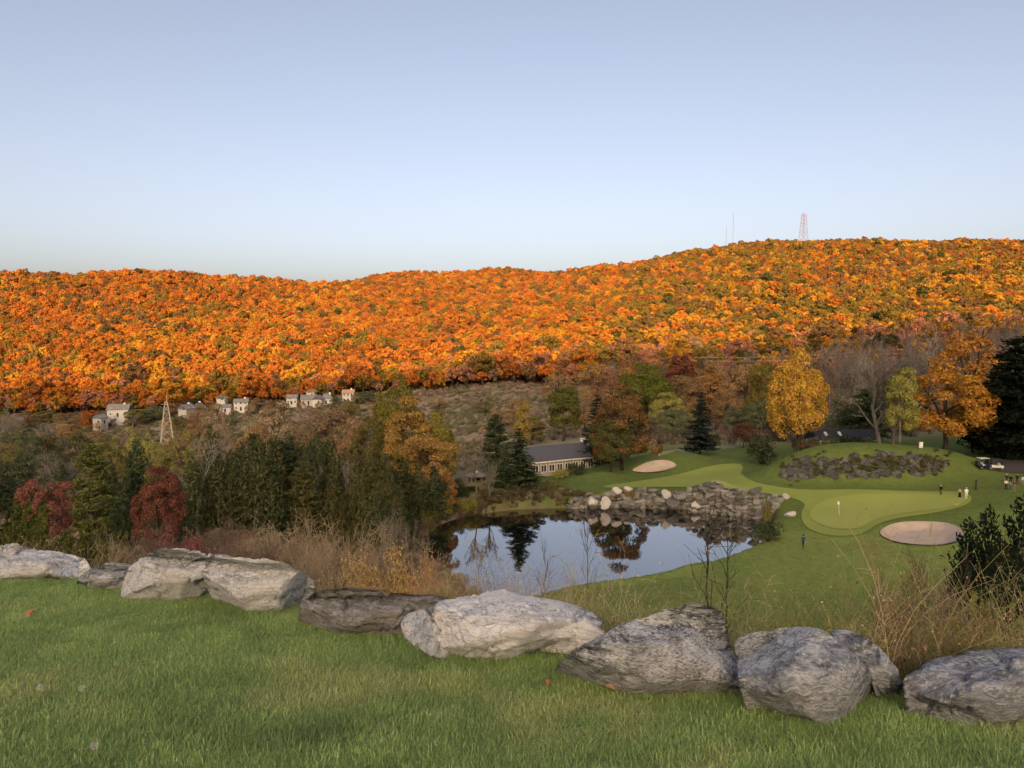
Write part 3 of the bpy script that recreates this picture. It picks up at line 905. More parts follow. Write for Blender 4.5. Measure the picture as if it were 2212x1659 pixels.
# ------------------------------------------------------------------ the wooded hills
def forest():
    rg = np.random.RandomState(77)
    pts = []
    toe = np.array([(-300,465),(0,462),(700,458),(1000,452),(1250,435),(1400,415),(1600,385),(1800,360),(2000,345),(2212,320),(2500,300)])
    crest = np.array([(-300,1320),(600,1330),(900,1620),(1150,1620),(1300,1400),(2500,1400)])
    sp = 6.2
    xs = np.arange(-1150, 1250, sp); ys = np.arange(290, 1640, sp)
    X, Y = np.meshgrid(xs, ys)
    X = X.ravel() + rg.uniform(-0.48, 0.48, X.size)*sp; Y = Y.ravel() + rg.uniform(-0.48, 0.48, Y.size)*sp
    px = CX + F*X/Y
    keep = (px > -230) & (px < 2440) & (Y > np.interp(px, toe[:, 0], toe[:, 1])) & (Y < np.interp(px, crest[:, 0], crest[:, 1]))
    # thinner with distance: the far crowns overlap in the picture anyway
    keep &= rg.rand(len(X)) < np.interp(Y, [400, 800, 1600], [0.95, 0.9, 0.75])
    X, Y, px = X[keep], Y[keep], px[keep]
    Z = G(X, Y)
    n = len(X)
    el = (720 - 0) * 0 + Z/Y
    # colours in drifts: orange on the left hill, yellow and olive on the right one, red along the crests and at the foot
    C = dict(o=(0.50,0.175,0.04), d=(0.37,0.13,0.04), y=(0.52,0.26,0.045), l=(0.22,0.155,0.04), r=(0.20,0.115,0.055), g=(0.075,0.08,0.03), e=(0.40,0.085,0.04), k=(0.40,0.18,0.11), s=(0.30,0.19,0.13))
    n1 = fbm2(X, Y, 0.006, 3, 21); n2 = fbm2(X, Y, 0.02, 3, 22); n3 = rg.rand(n)
    t = Y - np.interp(px, toe[:, 0], toe[:, 1])
    right = sstep(1150, 1500, px); high = sstep(250, 700, t); low = 1 - sstep(25, 110+110*right, t)
    keys = 'o d y l r g e k s'.split()
    W = np.stack([1.3-0.85*right-0.35*low*right, 0.35+0.9*high*(1-0.55*right)-0.9*n1, 0.42+0.5*right-0.15*high+1.1*n1, 0.60+0.95*right+1.0*n2-0.5*n1, 0.42+0.40*high+0.35*right-0.5*n2,
                  0.08+0.22*right+0.35*n2, 0.012+0.03*high*(1-right)+0.02*low, 0.35*low+1.4*low*sstep(750, 1150, px), 0.3*low+2.0*low*sstep(900, 1500, px)], 1)
    W = np.clip(W, 0.0, None)**1.15; W /= W.sum(1, keepdims=True)
    k = (np.cumsum(W, 1) < n3[:, None]).sum(1).clip(0, 8)
    col = np.array([C[q] for q in keys])[k]*rg.uniform(0.78, 1.14, (n, 1))
    h = rg.uniform(8.0, 12.8, n)*np.interp(Y, [300, 500, 1400], [0.95, 1.0, 1.0])
    h *= np.where(k == 8, 0.8, 1)*np.where(rg.rand(n) < 0.12, 1.35, 1.0)*(1+0.22*(1-sstep(60, 260, t)))*np.where(rg.rand(n) < 0.25, 0.72, 1.0)
    wd = h*rg.uniform(0.68, 0.98, n)
    # the ones that show largest stand as trees of their own
    vis = (px > -20) & (px < 2232)
    app = np.where(vis, h/Y*(1+0.25*rg.rand(n)), 0)
    # those right behind another row are hidden, so prefer the front ranks
    order = np.argsort(-app)[:95]
    own = np.zeros(n, bool); own[order] = True
    return X, Y, Z, h, wd, col, k, own, px, rg
FX, FY, FZ, FH, FW, FC, FK, FOWN, FPX, _rgf = forest()
HN = ['bright orange', 'deep orange', 'golden yellow', 'olive', 'russet', 'dark green', 'red', 'dusty pink', 'tan']
GRP = {}
for i in np.where(FOWN)[0]:
    side = 'above the houses' if FPX[i] < 860 else ('above the scrub' if FPX[i] < 1240 else ('above the clubhouse' if FPX[i] < 1500 else 'above the blue spruce'))
    nm = HN[FK[i]]
    lab = '%s tree in the front rank of the hillside wood %s' % (nm, side)
    plant('hillside_tree', 'hill', FX[i], FY[i], FH[i]*1.05, FW[i], tuple(FC[i]), lab, group='%s hillside trees %s' % (nm, side), z=FZ[i])
_m = ~FOWN
_hm = [mass_mesh('hill_mass', decid(s, 1300, 0.038, lobes=34, rx=0.34, rz=0.30, cz=0.58, lr=(0.07, 0.115))) for s in (141, 142, 143, 144, 145)]
_s = (FW/0.86)[_m]
scatter('hillside_forest', np.stack([FX, FY, FZ-0.3], 1)[_m], _hm, np.stack([_s, _s, FH[_m]], 1), _rgf.rand(_m.sum())*6.283, FC[_m],
        'dense autumn wood of orange and yellow trees covering the sunlit hills', 'forest')
# ------------------------------------------------------------------ the boulders along the lawn
def ico(sub):
    t = (1+5**0.5)/2
    V = [(-1,t,0),(1,t,0),(-1,-t,0),(1,-t,0),(0,-1,t),(0,1,t),(0,-1,-t),(0,1,-t),(t,0,-1),(t,0,1),(-t,0,-1),(-t,0,1)]
    Fc = [(0,11,5),(0,5,1),(0,1,7),(0,7,10),(0,10,11),(1,5,9),(5,11,4),(11,10,2),(10,7,6),(7,1,8),(3,9,4),(3,4,2),(3,2,6),(3,6,8),(3,8,9),(4,9,5),(2,4,11),(6,2,10),(8,6,7),(9,8,1)]
    V = unit(np.array(V, float)); Fc = np.array(Fc)
    for _ in range(sub):
        E = np.sort(np.concatenate([Fc[:, [0,1]], Fc[:, [1,2]], Fc[:, [2,0]]]), 1)
        u, inv = np.unique(E, axis=0, return_inverse=True); inv = inv.ravel()
        M = unit(V[u[:, 0]]+V[u[:, 1]]); n = len(V); m = len(Fc)
        a, b, c = inv[:m]+n, inv[m:2*m]+n, inv[2*m:]+n
        V = np.vstack([V, M])
        Fc = np.concatenate([np.stack([Fc[:,0],a,c],1), np.stack([Fc[:,1],b,a],1), np.stack([Fc[:,2],c,b],1), np.stack([a,b,c],1)])
    return V, Fc
ICO6, ICO5, ICO3, ICO2 = ico(6), ico(5), ico(3), ico(2)

def rock_mat(name, dark, mid, light, white=0.5, ang=0.3, stretch=3.0, stain=(0.16,0.115,0.07), stain_amt=0.35, scale=1.0, bump=0.9, vary=0.0):
    """gneiss-like stone: banded grey with pale lichen, dark pits and cracks"""
    m, t = new_mat(name); g = N(t)
    co = g.coord('Object')
    band = g.coord('Object', (1.0, 1.0, stretch), (0.25, ang, 0.1))
    n_big = g.noise(co, 3.0*scale, 5, 0.6); n_band = g.noise(band, 9.0*scale, 8, 0.72); n_fine = g.noise(band, 34.0*scale, 5, 0.75); n_sp = g.noise(co, 80*scale, 3, 0.7)
    c = g.ramp(n_band, [(0.30, dark), (0.46, mid), (0.62, light), (0.75, mid)])
    f = g.math('ADD', g.math('MULTIPLY', n_fine, 0.62), g.math('MULTIPLY', n_big, 0.38))
    wm = g.ramp(f, [(white-0.035, (0,0,0)), (white+0.045, (1,1,1))])
    lt = tuple(min(0.85, v*1.35) for v in light)
    c = g.mix(g.math('MULTIPLY', wm, 0.85), c, lt)
    dk = g.ramp(g.math('ADD', g.math('MULTIPLY', n_fine, 0.5), g.math('MULTIPLY', n_sp, 0.5)), [(0.36, (1,1,1)), (0.45, (0,0,0))])
    c = g.mix(g.math('MULTIPLY', dk, 0.7), c, tuple(v*0.35 for v in dark))
    zone = g.ramp(g.noise(co, 1.15*scale, 3, 0.5), [(0.42, (0,0,0)), (0.58, (1,1,1))])
    c = g.mix(g.math('MULTIPLY', zone, 0.45), c, g.mix(n_fine, mid, light))
    st = g.ramp(g.noise(co, 2.2*scale, 6, 0.65), [(0.52, (0,0,0)), (0.68, (1,1,1))])
    c = g.mix(g.math('MULTIPLY', st, stain_amt), c, stain)
    v = g.n('ShaderNodeTexVoronoi', feature='DISTANCE_TO_EDGE'); v.inputs['Scale'].default_value = 3.2*scale
    wv = g.n('ShaderNodeVectorMath', operation='MULTIPLY_ADD')
    nc = g.n('ShaderNodeTexNoise'); nc.inputs['Scale'].default_value = 5*scale; g.l(band, nc.inputs['Vector'])
    g.l(nc.outputs[1], wv.inputs[0]); wv.inputs[1].default_value = (0.45, 0.45, 0.45); g.l(band, wv.inputs[2]); g.l(wv.outputs[0], v.inputs['Vector'])
    cr = g.ramp(v.outputs[0], [(0.0, (0,0,0)), (0.035, (1,1,1))])
    c = g.mix(g.math('MULTIPLY', g.math('SUBTRACT', 1.0, cr), 0.35), c, tuple(v_*0.3 for v_ in dark))
    if vary:
        rv = g.n('ShaderNodeObjectInfo').outputs['Random']
        sc_ = g.n('ShaderNodeVectorMath', operation='SCALE'); g.l(c, sc_.inputs[0]); g.l(g.math('ADD', g.math('MULTIPLY', rv, vary*2), 1-vary), sc_.inputs['Scale']); c = sc_.outputs[0]
    h = g.math('ADD', g.math('MULTIPLY', n_band, 1.0), g.math('MULTIPLY', n_fine, 0.55))
    h = g.math('ADD', h, g.math('MULTIPLY', cr, 0.12)); h = g.math('ADD', h, g.math('MULTIPLY', n_sp, 0.12))
    g.out(g.bsdf(c, 0.88, 0.2, g.bump(h, bump, 0.035/scale)))
    return m

def boulder(outline, label, mat, seed, depth=None, dist=None, lean=0.25, facets=12, rough=1.0, base_row=None, name='boulder', ang=0.3, sub=None, box=0.42, amp=0.020):
    """a rock with the given outline (photo points), its own thickness, facets and strata"""
    P = np.array(outline, float); c = (P.max(0)+P.min(0))/2
    br = base_row if base_row is not None else P[:, 1].max()
    # distance of its foot on the lawn, from the lawn's slope
    if dist is None:
        a, b, cc = ray(c[0], br); d0 = -1.45/(cc/b+0.15)
    else: d0 = dist
    Wd = (P[:, 0].max()-P[:, 0].min())/F*d0; H = (P[:, 1].max()-P[:, 1].min())/F*d0
    dep = depth if depth else 0.75*Wd
    d = d0 + dep*0.36
    # the foot goes on below the tips of the grass
    P = P.copy(); lo_ = np.clip((P[:, 1]-c[1])/(P[:, 1].max()-c[1]), 0, 1); P[:, 1] += lo_*0.11/d0*F
    Q = np.array([at(px, py, d) for px, py in P])[:, [0, 2]]
    ctr = np.array([at(c[0], c[1], d)[0], at(c[0], c[1], d)[2]])
    Q = (Q - ctr)*1.06
    V, T = sub or (ICO6 if Wd > 0.8 else ICO5)
    rg = np.random.RandomState(seed)
    th = np.arctan2(V[:, 2], V[:, 0])
    # outline radius for every direction
    tt = np.linspace(-math.pi, math.pi, 721); R = np.zeros(721)
    n = len(Q)
    for k, a in enumerate(tt):
        dx, dz = math.cos(a), math.sin(a); best = 0
        for i in range(n):
            p, q = Q[i], Q[(i+1) % n]; e = q-p
            den = dx*(-e[1])+dz*e[0]
            if abs(den) < 1e-12: continue
            r = (-p[0]*e[1]+p[1]*e[0])/den; s_ = (dx*p[1]-dz*p[0])/den if False else None
            # parameter along the edge
            x, z = dx*r, dz*r
            L = e[0]**2+e[1]**2; u = ((x-p[0])*e[0]+(z-p[1])*e[1])/L
            if -1e-6 <= u <= 1+1e-6 and r > best: best = r
        R[k] = best
    kk = np.exp(-(np.arange(-10, 11)/4.0)**2); kk /= kk.sum(); R = np.convolve(np.concatenate([R[-11:-1], R, R[1:11]]), kk, 'valid')
    Rv = np.interp(th, tt, R)
    m = np.sqrt(np.clip(1-V[:, 1]**2, 0, 1)); psi = np.arcsin(np.clip(V[:, 1], -1, 1))
    flat = np.cos(psi)**box; dp = np.sign(V[:, 1])*np.abs(np.sin(psi))**0.85
    X = np.cos(th)*Rv*flat; Z = np.sin(th)*Rv*flat; Y = dp*dep*0.5
    p = np.stack([X, Y, Z], 1)
    S = np.array([Wd/2, dep/2, H/2]); q = p/S
    # broad facets: planes that cut the front and the back; the top plane and the front plane come first
    pl = [(np.array([rg.uniform(-0.15, 0.15), -0.5, 0.86]), rg.uniform(0.50, 0.60)), (np.array([rg.uniform(-0.2, 0.2), -1.0, rg.uniform(-0.05, 0.25)]), rg.uniform(0.60, 0.70)), (np.array([rg.uniform(-0.2, 0.2), -0.75, -0.65]), rg.uniform(0.58, 0.68))]
    for s_ in (-1, 1): pl.append((np.array([s_*rg.uniform(0.6, 1.0), -rg.uniform(0.55, 0.9), rg.uniform(-0.2, 0.5)]), rg.uniform(0.60, 0.78)))
    for i in range(facets):
        nv = rg.normal(size=3)*np.array([0.9, 0.35, 0.8]); nv[1] = (-1 if rg.rand() < 0.8 else 1)*rg.uniform(0.4, 0.9); pl.append((nv, rg.uniform(0.58, 0.76)))
    for nv, h in pl:
        nv = unit(nv); ov = np.maximum(q@nv-h, 0)
        q[:, 1] -= np.clip(ov/nv[1], -1.6, 1.6)*0.97
    p = q*S
    p[:, 1] += lean*(p[:, 2]/max(H, 0.01))*dep*0.9
    # broken blocks: each cell of the surface is a plane of its own, cells stretched along the bedding
    ca, sa = math.cos(ang), math.sin(ang)
    bed = np.stack([p[:, 0]*ca + p[:, 2]*sa, p[:, 1], (p[:, 2]*ca - p[:, 0]*sa)*2.2], 1)/Wd
    bed = bed + 0.05*np.stack([fbm(bed*4, 1, 2, 0.5, s_) for s_ in (1, 2, 3)], 1)
    nn = unit(p/S**2*np.array([0.5, 1.6, 0.6]))
    for cells, slope, step in ((10, 0.05, 0.008), (44, 0.05, 0.005), (130, 0.055, 0.0035)):
        sd_ = bed[rg.choice(len(bed), cells)] + rg.normal(0, 0.02, (cells, 3)); gr = rg.normal(0, 1, (cells, 3))*slope; of = rg.normal(0, 1, cells)*step
        best = np.full(len(p), 1e9); k_ = np.zeros(len(p), int)
        for c0 in range(cells):
            dd = ((bed-sd_[c0])**2).sum(1); m_ = dd < best; best[m_] = dd[m_]; k_[m_] = c0
        fw = np.clip(np.abs(nn[:, 1])*1.5, 0.12, 1.0)
        hgt = fw*(of[k_] + ((bed-sd_[k_])*gr[k_]).sum(1))*Wd*rough*(amp/0.02)
        p = p + nn*hgt[:, None]
    # a few deep cracks
    for _ in range(rg.randint(2, 5)):
        nv = unit(np.array([rg.normal(), rg.normal()*0.4, rg.normal()*0.8])); h = rg.uniform(-0.3, 0.35)
        dist_ = np.abs((p/S)@nv - h + 0.22*fbm(p/Wd*3, 1.0, 4, 0.55, rg.randint(40)))*Wd*0.5
        p = p - nn*(0.030*np.exp(-(dist_/0.011)**2))[:, None]
    f = fbm(p*3.2/Wd, 1.0, 4, 0.5, seed % 23)
    p = p + nn*(0.007*f*Wd*rough)[:, None]
    fine = fbm(np.stack([bed[:, 0]*Wd*14, bed[:, 1]*Wd*14, bed[:, 2]*Wd*20], 1), 1.0, 3, 0.6, seed % 37)
    p = p + nn*(0.010*fine)[:, None]*min(1, Wd)
    # the boulder settles down the falling bank: its back lies lower than its front
    p[:, 2] += p[:, 1]*(ctr[1]/d)*0.92; p[:, 0] += p[:, 1]*(ctr[0]/d)*0.92
    me = mesh_np(name, p, T, [mat], None, True)
    o = link(name, me, None, (ctr[0], d, ctr[1]))
    return tag(o, label, 'boulder')

M_PALE = rock_mat('stone_pale', (0.13,0.145,0.165), (0.35,0.375,0.40), (0.62,0.66,0.69), 0.505, 0.2, 3.0, (0.36,0.31,0.22), 0.35, 0.95)
M_BROWN = rock_mat('stone_brown', (0.06,0.062,0.066), (0.175,0.175,0.178), (0.37,0.375,0.38), 0.555, 0.15, 3.5, (0.17,0.14,0.115), 0.45, 1.0)
M_WHITE = rock_mat('stone_white', (0.19,0.215,0.26), (0.43,0.47,0.53), (0.76,0.80,0.84), 0.47, 0.35, 2.5, (0.46,0.43,0.39), 0.22, 0.9)
M_SPECK = rock_mat('stone_speckled', (0.024,0.028,0.033), (0.095,0.105,0.118), (0.54,0.57,0.59), 0.51, 0.25, 3.5, (0.24,0.21,0.19), 0.28, 1.15)
M_GREY = rock_mat('stone_grey', (0.058,0.068,0.082), (0.185,0.205,0.235), (0.48,0.515,0.55), 0.53, -0.5, 3.0, (0.19,0.17,0.16), 0.28, 1.0)
M_PURP = rock_mat('stone_purple', (0.052,0.058,0.07), (0.17,0.184,0.213), (0.45,0.48,0.515), 0.535, 0.5, 3.0, (0.18,0.16,0.14), 0.28, 1.05)
M_SHORE = rock_mat('stone_shore', (0.04,0.042,0.04), (0.12,0.122,0.115), (0.29,0.285,0.265), 0.57, 0.2, 2.0, (0.075,0.065,0.04), 0.45, 0.5, vary=0.45)

boulder([(-40,1190),(0,1178),(36,1176),(56,1184),(66,1200),(60,1225),(20,1232),(-40,1230)], 'small pale boulder at the far left, half hidden behind a wider one', M_PALE, 1, dist=9.0)
boulder([(-60,1215),(-20,1202),(20,1200),(60,1190),(110,1192),(150,1199),(180,1210),(191,1226),(178,1243),(152,1256),(100,1264),(50,1258),(0,1252),(-60,1250)], 'long low pale boulder at the left edge of the lawn', M_PALE, 2, lean=0.3, ang=0.1)
boulder([(150,1270),(175,1246),(200,1226),(230,1218),(268,1218),(292,1224),(294,1250),(285,1275),(250,1283),(200,1276)], 'small grey wedge-shaped boulder between two larger pale ones', M_GREY, 3, lean=0.3)
boulder([(263,1262),(272,1240),(290,1220),(312,1204),(345,1187),(385,1184),(420,1191),(450,1200),(490,1202),(509,1212),(500,1230),(470,1250),(462,1285),(440,1296),(400,1296),(345,1302),(322,1306),(288,1292),(267,1278)], 'rounded whitish boulder with tan patches, fourth from the left', M_PALE, 4, lean=0.2, ang=0.15, amp=0.018)
boulder([(439,1242),(450,1225),(470,1212),(520,1207),(580,1212),(622,1222),(652,1238),(676,1262),(682,1282),(668,1302),(650,1324),(618,1332),(560,1330),(510,1320),(475,1306),(455,1282),(442,1260)], 'flat-topped pale boulder with a rough white front face', M_PALE, 5, lean=0.15, ang=0.0, amp=0.018)
boulder([(643,1335),(650,1312),(662,1298),(687,1283),(722,1272),(796,1277),(871,1285),(920,1292),(956,1298),(945,1320),(925,1350),(900,1378),(866,1392),(809,1389),(747,1382),(697,1372),(660,1361),(645,1350)], 'dark brown-grey boulder with a flat mossy top', M_BROWN, 6, lean=0.25, ang=0.1)
boulder([(891,1342),(900,1325),(915,1316),(937,1318),(965,1300),(1020,1290),(1060,1279),(1095,1272),(1146,1285),(1191,1295),(1228,1306),(1250,1307),(1270,1320),(1279,1338),(1281,1380),(1266,1412),(1235,1430),(1196,1440),(1140,1447),(1080,1448),(1030,1437),(975,1412),(925,1383),(897,1366)], 'big bright white boulder in the middle of the row', M_WHITE, 7, lean=0.35, ang=0.3, amp=0.018)
boulder([(1180,1457),(1201,1439),(1248,1408),(1300,1381),(1340,1352),(1402,1332),(1440,1316),(1501,1313),(1540,1320),(1557,1333),(1571,1373),(1591,1427),(1604,1480),(1602,1517),(1568,1527),(1493,1526),(1430,1518),(1364,1510),(1302,1499),(1240,1480),(1190,1468)], 'large black and white speckled boulder sloping down to the left', M_SPECK, 8, lean=0.3, ang=0.25, amp=0.014)
boulder([(1800,1362),(1828,1363),(1866,1375),(1903,1406),(1936,1450),(1953,1487),(1973,1539),(1974,1557),(1952,1562),(1925,1550),(1900,1500),(1860,1440),(1800,1400)], 'narrow tilted slab leaning on the grey boulder, right of its crack', M_GREY, 9, depth=0.5, lean=0.1, ang=-0.8, dist=4.05, amp=0.012)
boulder([(1587,1408),(1588,1382),(1605,1371),(1655,1364),(1692,1353),(1729,1351),(1779,1358),(1815,1385),(1850,1420),(1885,1465),(1905,1510),(1921,1560),(1922,1588),(1903,1592),(1853,1584),(1791,1567),(1704,1554),(1642,1537),(1618,1507),(1603,1470)], 'massive blue-grey cracked boulder, second from the right edge', M_GREY, 10, lean=0.3, ang=-0.6, amp=0.017)
boulder([(1962,1470),(1976,1453),(2008,1428),(2036,1420),(2078,1419),(2092,1411),(2126,1404),(2180,1399),(2230,1398),(2330,1402),(2385,1470),(2375,1560),(2300,1586),(2212,1587),(2152,1585),(2105,1582),(2036,1573),(1985,1563),(1974,1539),(1965,1495)], 'purple-grey boulder cut off by the right edge of the view', M_PURP, 11, lean=0.3, ang=0.35, amp=0.014)

# ------------------------------------------------------------------ lawn grass
def grass_mat():
    m, t = new_mat('lawn_grass'); g = N(t)
    a = g.n('ShaderNodeAttribute', attribute_type='INSTANCER', attribute_name='col').outputs['Color']
    geo = g.n('ShaderNodeNewGeometry'); rnd = geo.outputs['Random Per Island']
    wn = g.n('ShaderNodeTexWhiteNoise', noise_dimensions='1D'); g.l(rnd, wn.inputs['W'])
    c = g.n('ShaderNodeVectorMath', operation='SCALE'); g.l(a, c.inputs[0]); g.l(g.math('ADD', g.math('MULTIPLY', rnd, 0.9), 0.55), c.inputs['Scale'])
    dry = g.ramp(wn.outputs[0], [(0.93, (0,0,0)), (0.95, (1,1,1))])
    c2 = g.mix(g.math('MULTIPLY', dry, 0.75), c.outputs[0], (0.30, 0.25, 0.12))
    d = g.bsdf(c2, 0.55, 0.35)
    tr = g.n('ShaderNodeBsdfTranslucent'); g.l(c2, tr.inputs[0])
    mx = g.n('ShaderNodeMixShader'); mx.inputs[0].default_value = 0.3
    g.l(d, mx.inputs[1]); g.l(tr.outputs[0], mx.inputs[2]); g.out(mx.outputs[0])
    return m
GRASS = grass_mat()
def blades(seed, n, rad, lmin, lmax, wid, curl, mat, name='tuft'):
    rg = np.random.RandomState(seed)
    r = rad*np.sqrt(rg.rand(n)); a = rg.rand(n)*6.283
    B = np.stack([r*np.cos(a), r*np.sin(a), np.full(n, -0.01)], 1)
    L = rg.uniform(lmin, lmax, n); la = rg.rand(n)*6.283; tilt = rg.uniform(0.05, curl, n)
    dr = np.stack([np.cos(la), np.sin(la), 0*la], 1)
    sd_ = np.stack([-np.sin(la+rg.normal(0, 0.5, n)), np.cos(la), 0*la], 1)
    W = wid*rg.uniform(0.6, 1.3, n)
    lv = []
    for f, wf in ((0, 1.0), (0.4, 0.95), (0.75, 0.65), (1.0, 0.0)):
        p = B + dr*(L*tilt*f**1.7)[:, None] + np.array([0, 0, 1.0])*(L*(f - 0.35*tilt*f*f))[:, None]
        if wf > 0: lv += [p - sd_*(W*wf)[:, None]/2, p + sd_*(W*wf)[:, None]/2]
        else: lv += [p]
    V = np.stack(lv, 1).reshape(-1, 3); o = np.arange(n)[:, None]*7
    Q = np.concatenate([o+np.array([[0,1,3,2]]), o+np.array([[2,3,5,4]])]); T = o+np.array([[4,5,6]])
    return mesh_np(name, V, [Q, T], [mat])

def lawn():
    rg = np.random.RandomState(3)
    n = 112000
    d = np.sqrt(rg.uniform(2.4**2, 9.3**2, n)); px = rg.uniform(-350, 2950, n)
    keep = d < np.interp(px, ROCKLINE[:, 0], ROCKLINE[:, 1]) + 0.35
    d, px = d[keep], px[keep]
    x = (px-CX)/F*d
    # even density
    k = rg.rand(len(x)) < 0.62; x, d = x[k], d[k]
    n = len(x); z = G(x, d)
    n1 = fbm2(x, d, 0.8, 3, 41); n2 = fbm2(x, d, 2.6, 3, 42)
    base = np.array([0.25, 0.385, 0.135])
    col = np.tile(base, (n, 1))*(1+0.16*n1[:, None]+0.4*n2[:, None])*rg.uniform(0.75, 1.25, (n, 1))
    yel = sstep(0.12, 0.42, n1*0.6+n2*0.6+0.42*np.exp(-((x+1.0)**2/1.2+(d-4.3)**2/0.25))+0.25*np.exp(-((x-0.3)**2+(d-3.6)**2)/0.5))[:, None]
    col = col*(1-yel*0.4) + np.array([0.44, 0.41, 0.2])*yel*0.4
    dk = sstep(0.15, 0.4, -n1)[:, None]; col = col*(1-0.12*dk)
    s = rg.uniform(0.75, 1.3, n)*(1+0.3*n2)
    tufts = [blades(i, 80, 0.085, 0.022, 0.056, 0.0036, 1.15, GRASS) for i in range(6)]
    scatter('lawn_grass', np.stack([x, d, z], 1), tufts, np.stack([s, s, s], 1), rg.rand(n)*6.283, np.clip(col, 0.01, 1), 'short uneven green lawn in front of the boulders', 'grass')
    return n
print('lawn tufts', lawn())

# ------------------------------------------------------------------ rank growth behind the boulders
def weed_mesh(seed, n, hmin, hmax, bend, r, heads, mat):
    rg = np.random.RandomState(seed); t = MB()
    for i in range(n):
        a = rg.rand()*6.283; o = rg.rand()**0.7*0.28; h = rg.uniform(hmin, hmax); la = rg.rand()*6.283; b = rg.uniform(0.1, bend)*h
        p0 = np.array([math.cos(a)*o, math.sin(a)*o, -0.03]); dr = np.array([math.cos(la), math.sin(la), 0])
        fs = np.linspace(0, 1, 6); pts = [p0 + dr*b*f**2.2 + np.array([0, 0, h*(f-0.22*(b/h)*f**2)]) + rg.normal(0, 0.006, 3) for f in fs]
        t.tube(pts, np.linspace(r, r*0.35, 6), 3, cap=False)
        for s in range(heads):
            q = pts[rg.randint(3, 6)]; e = q + sph(rg, 1)[0]*rg.uniform(0.04, 0.16)+[0, 0, 0.05]; t.tube([q, (q+e)/2+[0, 0, 0.012], e], [r*0.5, r*0.4, r*0.25], 3, cap=False)
            if rg.rand() < 0.6:
                V, Q = diamonds(e[None], sph(rg, 1), sph(rg, 1), rg.uniform(0.006, 0.014), 0.006); t.add(V, Q)
    me = mesh_np('weed', np.vstack(t.V), np.vstack(t.Q), [mat]); return me
WEEDI = leaf_mat('dry_stems', True, 0.2, 0.6, 1.4)
def weeds():
    rg = np.random.RandomState(9)
    protos = [weed_mesh(1, 26, 0.3, 0.75, 0.6, 0.0022, 2, WEEDI), weed_mesh(2, 20, 0.45, 0.95, 0.7, 0.0022, 3, WEEDI), weed_mesh(3, 34, 0.2, 0.5, 0.8, 0.002, 1, WEEDI), weed_mesh(4, 14, 0.6, 1.15, 0.8, 0.0026, 4, WEEDI), blades(77, 70, 0.22, 0.2, 0.5, 0.006, 0.9, WEEDI)]
    n = 6400; px = np.where(rg.rand(n) < 0.45, rg.uniform(-300, 2900, n), rg.uniform(930, 2350, n)); rl = np.interp(px, ROCKLINE[:, 0], ROCKLINE[:, 1])
    d = rl + 0.95 + rg.rand(n)**1.6*np.where(px < 950, 9, 11)
    x = (px-CX)/F*d; z = G(x, d)
    nz = fbm2(x, d, 0.5, 3, 51)
    gap = np.exp(-((px-1090)/110)**2)*0.2 + 0.28*sstep(1000, 1150, px) + 0.12*sstep(1600, 1750, px)
    keep = rg.rand(n) > 0.25 + gap - 0.5*nz
    px, d, x, z, nz = px[keep], d[keep], x[keep], z[keep], nz[keep]; n = len(x)
    near = 1-sstep(0.3, 3.0, d-np.interp(px, ROCKLINE[:, 0], ROCKLINE[:, 1]))
    t = rg.rand(n)
    tan, grn, red = np.array([0.46,0.37,0.24]), np.array([0.23,0.25,0.10]), np.array([0.30,0.19,0.13])
    wg = np.clip(0.15+0.45*sstep(1150, 1500, px)+0.6*nz, 0, 1)
    col = np.where((t < wg)[:, None], grn, np.where((t > 0.85)[:, None], red, tan))*rg.uniform(0.7, 1.25, (n, 1))
    s = rg.uniform(0.5, 1.0, n)*(0.62+0.25*sstep(600, 1300, px)+0.25*sstep(1500, 1900, px))
    scatter('tall_dry_grass', np.stack([x, d, z], 1), protos, np.stack([s, s, s], 1), rg.rand(n)*6.283, col, 'tall dry weeds and grasses on the bank behind the boulders', 'weeds')
weeds()
# ------------------------------------------------------------------ the single trees and bushes of the middle ground
T = ptree
T('maple_tree','broad',1722,752,156,128,'Y','yellow maple with a dark trunk at the left shoulder of the grassy mound', bark='dark', var=0)
T('maple_tree','broad',2034,786,154,205,(0.47,0.235,0.05),'broad golden-orange maple right of the bare grey tree', bark='dark', var=1)
T('slim_tree','tall',1942,793,145,66,'YG','slim yellow-green tree between the bare grey tree and the orange maple', bark='grey', var=0)
T('autumn_tree','thin',2098,690,185,170,(0.42,0.20,0.05),'tall thinning orange tree behind the golden maple, by the dark evergreens', bark='dark')
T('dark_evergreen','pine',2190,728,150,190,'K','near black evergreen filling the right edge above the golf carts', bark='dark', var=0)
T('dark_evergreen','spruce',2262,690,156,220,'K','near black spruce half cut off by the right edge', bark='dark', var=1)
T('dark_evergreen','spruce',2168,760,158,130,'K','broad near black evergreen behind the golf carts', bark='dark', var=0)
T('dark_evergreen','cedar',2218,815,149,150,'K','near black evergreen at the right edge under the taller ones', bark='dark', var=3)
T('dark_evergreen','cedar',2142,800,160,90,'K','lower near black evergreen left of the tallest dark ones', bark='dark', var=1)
T('blue_spruce','spruce',1512,848,178,66,'BG','lone dark blue-grey spruce on the pale fairway', bark='dark', var=0)
T('oak_tree','cone',1345,828,156,150,(0.20,0.115,0.05),'russet oak beside the right end of the clubhouse', bark='dark', var=0)
T('oak_tree','broad',1320,905,153,95,(0.10,0.105,0.04),'low olive tree under the russet oak at the clubhouse corner', bark='dark', var=2)
T('dark_spruce','spruce',1288,853,168,78,(0.045,0.06,0.05),'dark spruce behind the right end of the clubhouse roof', bark='dark', var=1)
T('dark_spruce','spruce',1122,926,135,84,'DG','dark spruce at the left end of the clubhouse above the pond', bark='dark', var=1)
T('dark_pine','pine',1072,895,172,80,'DG','dark pine left of and behind the clubhouse', bark='dark', var=1)
